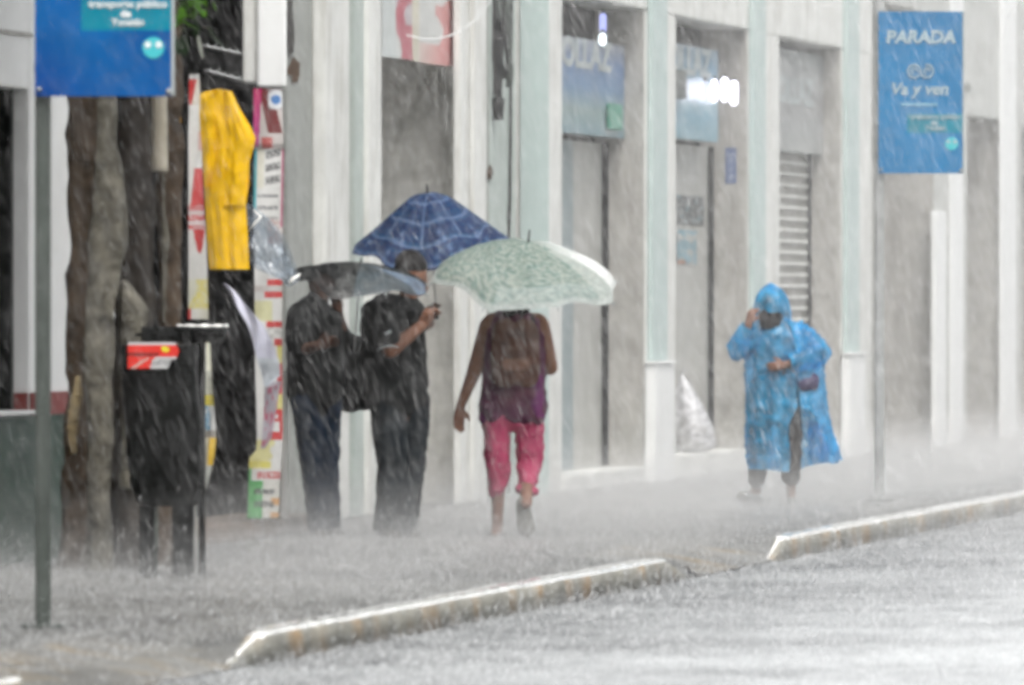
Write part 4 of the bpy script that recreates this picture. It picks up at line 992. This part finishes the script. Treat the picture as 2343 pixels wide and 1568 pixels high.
blob('trousers', [(q(320,690), q(430,690), .12, .12, .8), (q(305,720), q(285,980,0), .110, .085), (q(285,980,0), q(266,1262,.07), .082, .064), (q(440,720,-.02), q(478,980,-.05), .110, .084), (q(478,980,-.05), q(480,1245,-.03), .082, .070)], M['trous'], m4, .012, 4, .03, .07)
blob('shoe', [(q(268,1385,.08), q(175,1362,-.04), .036, .040), (q(290,1398,.10), q(230,1392,.05), .03, .03)], M['sole'], m4, .009, 3)
blob('shoe', [(q(478,1395,.0), q(482,1400,-.10), .036, .036, 1.3)], M['sole'], m4, .009, 3)
# hood
def hood(u, v):
    t = -pi+2*pi*u              # open towards the camera and down
    ph = v*pi*.80
    rx, ry, rz = 112*.3664/f.s, .145, .150
    c = q(352, 175, .0)
    x = sin(t)*sin(ph)*rx; y = cos(t)*sin(ph)*ry; z = cos(ph)*rz*1.05
    k = 1+.04*sin(t*9+v*5)+.03*smoothnoise(u*6, v*6, 3)
    z += .02*(1-v)*cos(t); 
    if v > .55: z -= (v-.55)*.10; x *= 1+(v-.55)*.5
    return Vector((c.x+x*k+.02*v, c.y+y*k-.02*(1-v), c.z+z*k-.02))
hd = grid('raincoat_hood', hood, 48, 26, M['rcoat'], m4, skip=lambda u, v: (u < .165 or u > .835) and .64 < v)
# coat body, open in front
rw = [(262,300,470),(300,262,575),(350,232,612),(450,208,650),(520,192,680),(600,195,682),(720,203,690),(850,206,705),(1000,200,730),(1110,212,770),(1215,222,762)]
def coatp(u, v):
    y = 262+v*953
    l = np.interp(y, [a_[0] for a_ in rw], [a_[1] for a_ in rw]); r_ = np.interp(y, [a_[0] for a_ in rw], [a_[2] for a_ in rw])
    gap0 = np.interp(y, [262, 780, 830, 1000, 1215], [0, .02, .10, .26, .30])
    t = -pi/2+gap0*0+2*pi*u          # u=0 front centre, going to the right
    g0 = np.interp(y, [262, 800, 900, 1215], [.02, .03, .58, .66])    # right edge of gap (rad)
    g1 = np.interp(y, [262, 800, 900, 1215], [.02, .03, .28, .42])
    c0 = -pi/2+.30
    t = c0+g0+(2*pi-g0-g1)*u
    hem = (1215-0-(50 if 0 < u < .45 else 0)*min(1, max(0, (v-.8)*5)))
    hw = (r_-l)/2*.3664/f.s; dpt = np.interp(y, [262, 350, 700, 1215], [.10, .155, .20, .27])
    k = 1+(.02+.05*v)*sin(t*13+v*2)+.05*smoothnoise(cos(t)*3, sin(t)*3, v*5)+.03*smoothnoise(cos(t)*8, sin(t)*8, v*12)
    yy = y-(55*v**3 if cos(t) > .1 else (20*v**3))*min(1, abs(cos(t))*1.5)
    c = q((l+r_)/2, yy)
    return Vector((c.x+hw*cos(t)*k, dpt*sin(t)*k, c.z))
grid('raincoat', coatp, 110, 80, M['rcoat'], m4)
def sleeve(pts, rads, n=18):
    bm = bmesh.new(); P_ = []; Rr = []
    for i in range(len(pts)-1):
        for t in np.linspace(0, 1, 9)[:-1]:
            P_.append(pts[i].lerp(pts[i+1], t)); Rr.append((rads[i]+(rads[i+1]-rads[i])*t)*(1+.08*sin(i*3+t*17)))
    P_.append(pts[-1]); Rr.append(rads[-1]); tube(bm, P_, Rr, n, cap=False)
    return ofbm('raincoat_sleeve', bm, M['rcoat'], m4, True)
sleeve([q(300,335), q(215,395,-.05), q(140,455,-.08), q(165,390,-.11), q(208,300,-.14)], [.095,.090,.080,.066,.052])
sleeve([q(490,335), q(580,400,-.01), q(660,470,-.02), q(580,505,-.10), q(450,530,-.19)], [.10,.095,.088,.085,.062])
# blown tail of the coat
grid('raincoat_tail', lambda u, v: q(590+u*(130+50*v)+40*v*u, 900+v*(270-30*u)+8*sin(u*20)*v, .05+.05*sin(u*9+v*4)), 30, 40, M['rcoat'], m4)
f4 = f
zo = zat(635+700*.3664, f.d)
hb = root('handbag', (f.loc[0], f.loc[1], zo), 'dark purple handbag held under the blue raincoat', 'bag', rz=YAW)
def qh(x, y, dy): v = z4(x, y, dy); v.z -= zo; return v
blob('bag_body', [(qh(420,620,-.13), qh(600,640,-.11), .055, .065, .7), (qh(560,670,-.16), qh(610,665,-.14), .05, .05, .7)], surf('dark_purple_leather', (.04,.03,.08), .4, .3, 12), hb, .010, 3, .015, .05)
tubes('bag_strap', [([qh(430,600,-.19), qh(440,545,-.22), qh(500,585,-.19)], .008)], M['blackp'], hb)

# ------------------------------------------------------------------ umbrellas
def umbrella(label, px, py_rim, d, Rad, H, tilt_cam, tilt_side, mat, colf, prof, shaft=.72, nrib=8, rot0=0.2, spike=.06, hook=True, ribm=None, shaftmat=None, name='umbrella', flop=.06):
    """rim centre at (px, py_rim, depth d); axis leans to the camera / sideways"""
    p = dep(px, d); zc = zat(py_rim, d)
    r = root(name, (p.x, p.y, zc), label, 'umbrella', rz=YAW)
    ax = Matrix.Rotation(tilt_cam, 4, 'X') @ Matrix.Rotation(tilt_side, 4, 'Y')
    def pt(t, q):
        k = (t-rot0)/(2*pi)*nrib; fr_ = k-math.floor(k); sc_ = 1-.085*sin(pi*fr_)*q*q        # scalloped edge between ribs
        h = H*prof(q)-.035*sin(pi*fr_)*q*(1-q)*1.2 + .018*sin(pi*fr_)*q**3
        h += flop*q*q*smoothnoise(cos(t)*1.7, sin(t)*1.7, 11); sc_ *= 1+flop*.8*q*smoothnoise(cos(t)*2.3, sin(t)*2.3, 5)
        return ax @ Vector((Rad*q*sc_*cos(t), Rad*q*sc_*sin(t), h))
    grid('canopy', lambda u, v: pt(2*pi*u, max(v, .004)), 120, 44, mat, r, lambda u, v: colf(2*pi*u, v))
    for k in range(nrib):
        t = rot0+2*pi*k/nrib
        bm = bmesh.new(); tube(bm, [pt(t, q_)-ax.to_3x3() @ Vector((0, 0, .006)) for q_ in np.linspace(.02, 1.01, 10)], .0028, 5)
        rb = ofbm('rib', bm, ribm or M['steel'], r, True)
        bm = bmesh.new(); e = pt(t, 1.0); tube(bm, [e, e+(e-pt(t, .93)).normalized()*.022], [.005, .003], 6); 
        ofbm('rib_tip', bm, M['signgrey'], rb, True)
    a = ax.to_3x3() @ Vector((0, 0, 1)); top = ax @ Vector((0, 0, H*prof(0)))
    bm = bmesh.new(); tube(bm, [top, top+a*spike], [.008, .005], 8); ofbm('ferrule', bm, M['blackm'], r, True)
    bm = bmesh.new(); tube(bm, [top, top-a*shaft], .005, 8); ofbm('shaft', bm, shaftmat or M['steel'], r, True)
    e = top-a*shaft
    bm = bmesh.new(); tube(bm, [e, e-a*.09], [.012, .013], 8); ofbm('handle', bm, M['blackm'], r, True)
    return r
def plaid(t, q):
    k = (t-.2)/(2*pi)*8; w = (k-math.floor(k))-.5; rr_ = q
    a = w*rr_*8; b = rr_*17
    c = lerp((.005,.018,.055), (.010,.055,.135), .5+.5*sin(a*9)+.5*smoothnoise(q*cos(t)*5, q*sin(t)*5, 1))
    if (b*1.0) % 1 < .34: c = lerp(c, (.008,.012,.055), .85)
    if (a*1.35) % 1 < .30: c = lerp(c, (.010,.016,.07), .65)
    if (b*.25) % 1 < .10 or (a*.4) % 1 < .10: c = lerp(c, (.13,.19,.32), .6)
    return c
def cone(q): return 1-(.10*q+.90*q**1.25) if q < 1 else 0
def cone2(q):
    sp_ = lambda x: math.log(1+math.exp(x*16))/16
    return 1-.04*q-.96*(sp_(q-.22)-sp_(-.22))/(sp_(.78)-sp_(-.22))
umbrella('dark blue plaid umbrella over the person in the black shirt', 987, 568, 53.12, .482, .345, R(13.6), R(-4), M['plaid'], plaid, cone2, .70, flop=.08)
def tealpat_sheen(t, q):
    n = smoothnoise(q*cos(t)*26, q*sin(t)*26, 3); n2 = smoothnoise(q*cos(t)*9, q*sin(t)*9, 6)
    c = (.42,.48,.43) if n > .0 else (.13,.24,.22)
    c = lerp(c, (.34,.38,.32), .35+.3*n2)
    tt = (t+pi) % (2*pi)-pi
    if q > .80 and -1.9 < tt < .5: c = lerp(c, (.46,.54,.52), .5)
    if tt > -.22 and tt < 1.25 : c = lerp(c, (.95,.97,.95), min(1, max(0, .30+1.5*(q-.2))))  # wet highlight on the right-hand panels, painted into the canopy colour
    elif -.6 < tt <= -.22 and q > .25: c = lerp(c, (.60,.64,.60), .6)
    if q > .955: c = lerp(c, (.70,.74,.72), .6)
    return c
def dome(q): return math.sqrt(max(0, 1-(q*.97)**2))*1.0-.243*q
umbrella('pale umbrella with speckled teal pattern and white edge highlight over the person in pink trousers', 1200, 648, 52.75, .585, .262, R(15.5), R(5), M['clrumb'], tealpat_sheen, dome, .70, spike=.075, rot0=.35)
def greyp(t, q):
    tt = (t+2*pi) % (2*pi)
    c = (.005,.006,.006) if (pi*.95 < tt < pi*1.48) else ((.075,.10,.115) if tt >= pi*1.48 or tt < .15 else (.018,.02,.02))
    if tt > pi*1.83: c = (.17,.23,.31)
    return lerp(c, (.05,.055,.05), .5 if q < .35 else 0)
umbrella('low dark grey umbrella held over the person in blue jeans', 822, 650, 52.2, .43, .13, R(9), R(4.5), M['greyumb'], greyp, dome, .55, rot0=.39, spike=.03)

# ------------------------------------------------------------------ rain: falling drops drawn out by their fall, splashes and mist
def slivers(name, P, D, L, Wd, mat):
    """N thin three-sided needles"""
    n = len(P); U = np.cross(D, [0, 1, 0]); U /= np.linalg.norm(U, axis=1)[:, None]; V = np.cross(D, U)
    ring = []
    for k in range(3):
        a = 2*pi*k/3; ring.append((U*cos(a)+V*sin(a))*Wd[:, None])
    vs = np.empty((n, 5, 3)); vs[:, 0] = P-D*L[:, None]/2; vs[:, 4] = P+D*L[:, None]/2
    for k in range(3): vs[:, 1+k] = P+ring[k]+D*L[:, None]*.15
    idx = (np.arange(n)*5)[:, None]
    tri = np.concatenate([idx+np.array([[0, 1, 2]]), idx+np.array([[0, 2, 3]]), idx+np.array([[0, 3, 1]]), idx+np.array([[4, 2, 1]]), idx+np.array([[4, 3, 2]]), idx+np.array([[4, 1, 3]])], 1).reshape(-1, 3)
    me = bpy.data.meshes.new(name); me.vertices.add(n*5); me.vertices.foreach_set('co', vs.ravel())
    nt_ = len(tri); me.loops.add(nt_*3); me.loops.foreach_set('vertex_index', tri.ravel().astype(np.int32)); me.polygons.add(nt_)
    me.polygons.foreach_set('loop_start', np.arange(0, nt_*3, 3, dtype=np.int32)); me.update(calc_edges=True)
    return link(name, me, mat, None, False)
def water_mat(name, a):
    m, nt, o = new_mat(name); L = nt.links
    d = N(nt, 'ShaderNodeBsdfDiffuse'); d.inputs[0].default_value = (.9,.92,.93,1); t = N(nt, 'ShaderNodeBsdfTranslucent'); t.inputs[0].default_value = (.9,.92,.93,1)
    m1 = N(nt, 'ShaderNodeMixShader'); m1.inputs[0].default_value = .5; L.new(d.outputs[0], m1.inputs[1]); L.new(t.outputs[0], m1.inputs[2])
    tr_ = N(nt, 'ShaderNodeBsdfTransparent'); m2 = N(nt, 'ShaderNodeMixShader'); m2.inputs[0].default_value = a
    L.new(tr_.outputs[0], m2.inputs[1]); L.new(m1.outputs[0], m2.inputs[2]); L.new(m2.outputs[0], o.inputs[0]); return m
def rainfield(n, d0, d1, seed, L0, W0, slant=R(22)):
    g = np.random.default_rng(seed)
    d = (g.uniform(0, 1, n)*(d1**2-d0**2)+d0**2)**.5
    hw = 1171/F*1.12; a = g.uniform(-hw, hw, n); zt = 1.455+g.uniform(-920, 760, n)/F*-1*d
    X_ = CAMX+(-SY+a*CY_)*d; Y_ = (CY_+a*SY)*d; Z_ = 1.455+g.uniform(-800, 760, n)/F*d*1.1
    P = np.stack([X_, Y_, Z_], 1); keep = (X_ > .15) & (Z_ > .02); P = P[keep]; d = d[keep]; n = len(P)
    sl = slant+g.normal(0, R(5.0), n); lx = np.sin(sl); D = np.stack([lx*CY_, lx*SY, -np.cos(sl)], 1)
    return P, D, L0*g.uniform(.35, 1.7, n), W0*g.lognormal(0, .5, n)
parts = [rainfield(3600, 14, 28, 1, .055, .00018), rainfield(15000, 28, 43, 4, .070, .00014), rainfield(52000, 43, 56, 2, .080, .00018), rainfield(80000, 56, 84, 3, .11, .00036)]
for ps, c_, lb in ((parts[:2], .55, 'near slanting rain, soft and out of focus'), (parts[2:], .90, 'dense slanting rain along the shop fronts')):
    P, D, L_, W_ = [np.concatenate([p[k] for p in ps]) for k in range(4)]
    tag(slivers('rain', P, D, L_, W_, surf('falling_rain', (c_, c_, c_), .3, .1, 3)), lb, 'rain', kind='stuff')
# splashes standing up from the ground
g = np.random.default_rng(11); n = 110000
d = g.uniform(33, 78, n); a = g.uniform(-1300, 1300, n)/F; X_ = CAMX+(-SY+a*CY_)*d; Y_ = (CY_+a*SY)*d
keep = (X_ > .05) & (X_ < 11); X_, Y_, d = X_[keep], Y_[keep], d[keep]; n = len(X_)
zb = np.where(X_ > KX+.02, -.12, 0.0); h = g.exponential(.012, n)+np.where(g.uniform(0,1,n) < .25, g.exponential(.05, n), 0)
az = g.uniform(0, 2*pi, n); el = g.uniform(R(48), R(89), n)
tall = (g.uniform(0, 1, n) < .30) & (d > 40); h = np.where(tall, h+g.exponential(.07, n), h)
D = np.stack([np.cos(az)*np.cos(el), np.sin(az)*np.cos(el), np.sin(el)], 1)
P = np.stack([X_, Y_, zb+.004+h], 1)
tag(slivers('rain_splashes', P, D, g.uniform(.010, .045, n)*np.where(tall, 1.8, 1), g.uniform(.0005, .0018, n)*np.where(X_ > KX, 1.25, .8), surf('splash_water', (.86,.87,.88), .3, .5, 3)), 'splashes of rain bouncing off road and pavement', 'splashes', kind='stuff')

def haze(name, x0, x1, y0, y1, z0, z1, dens, label, col=.80):
    m, nt, o = new_mat(name+'_air'); v = N(nt, 'ShaderNodeVolumeScatter'); v.inputs['Density'].default_value = dens; v.inputs['Anisotropy'].default_value = .1
    v.inputs['Color'].default_value = (col*.99, col, col, 1); nt.links.new(v.outputs[0], o.inputs['Volume'])
    o_ = boxes(name, [(x0, x1, y0, y1, z0, z1)], m, None, 0); return tag(o_, label, 'mist', kind='stuff')
haze('rain_haze', .12, 14, 52.0, 120, -.3, 9.0, .0062, 'grey rain haze thickening towards the far end of the street')
haze('rain_haze', .13, 13.5, 44.0, 119, -.31, 8.9, .0015, 'thin rain haze in the middle of the street')
for k, (h, dn) in enumerate(((.07, .060), (.15, .048), (.28, .034), (.46, .017))):
    haze('spray_mist', .10-.01*k, 3.25-.15*k, 40+.5*k, 121+k, -.33-.01*k, h, dn, 'low white spray hanging just above the ground', .62)
haze('spray_mist', .05, 13.2, 50, 118, -.38, .34, .022, 'thicker spray above the far pavement', .72)

# ------------------------------------------------------------------ world, light, camera
w = bpy.data.worlds.new('World'); S.world = w; w.use_nodes = True; nt = w.node_tree; nt.nodes.clear()
sk = nt.nodes.new('ShaderNodeTexSky'); sk.sky_type = 'NISHITA'; sk.sun_disc = False; sk.sun_elevation = R(62); sk.sun_rotation = R(150); sk.air_density = 1.5; sk.dust_density = 6.0
hs = nt.nodes.new('ShaderNodeHueSaturation'); hs.inputs['Saturation'].default_value = .20; hs.inputs['Value'].default_value = 1.5
bg_ = nt.nodes.new('ShaderNodeBackground'); bg_.inputs[1].default_value = .15
ow = nt.nodes.new('ShaderNodeOutputWorld'); nt.links.new(sk.outputs[0], hs.inputs['Color']); nt.links.new(hs.outputs[0], bg_.inputs[0]); nt.links.new(bg_.outputs[0], ow.inputs[0])
sl = bpy.data.lights.new('Sun', 'SUN'); sl.energy = 1.5; sl.angle = R(25); sl.color = (1, .985, .96)
so = bpy.data.objects.new('Sun', sl); COL.objects.link(so)
el, az = R(62), R(150)     # azimuth from +Y towards +X: light comes from behind the camera, road side
dv = Vector((sin(az)*cos(el), cos(az)*cos(el), sin(el))); so.rotation_euler = dv.to_track_quat('Z', 'Y').to_euler()
cam = bpy.data.cameras.new('Camera'); co = bpy.data.objects.new('Camera', cam); COL.objects.link(co); S.camera = co
co.location = (CAMX, 0, CAMZ); cam.sensor_width = 36; cam.lens = F/2342*36; cam.clip_end = 2000; cam.clip_start = .5
pitch = math.atan((783.5-HOR)/F)
co.rotation_euler = (pi/2-pitch, 0, YAW)
cam.dof.use_dof = True; cam.dof.focus_distance = 54; cam.dof.aperture_fstop = 5.0
S.view_settings.view_transform = 'Standard'; S.view_settings.look = 'None'; S.view_settings.exposure = 0
S.render.engine = 'CYCLES'; c = S.cycles
c.use_denoising = True; c.denoiser = 'OPENIMAGEDENOISE'; c.denoising_input_passes = 'RGB_ALBEDO'; c.max_bounces = 7; c.diffuse_bounces = 3; c.glossy_bounces = 3; c.transparent_max_bounces = 40; c.volume_bounces = 1; c.transmission_bounces = 4
c.filter_width = 4.2
try: c.volume_max_steps = 64
except Exception: pass
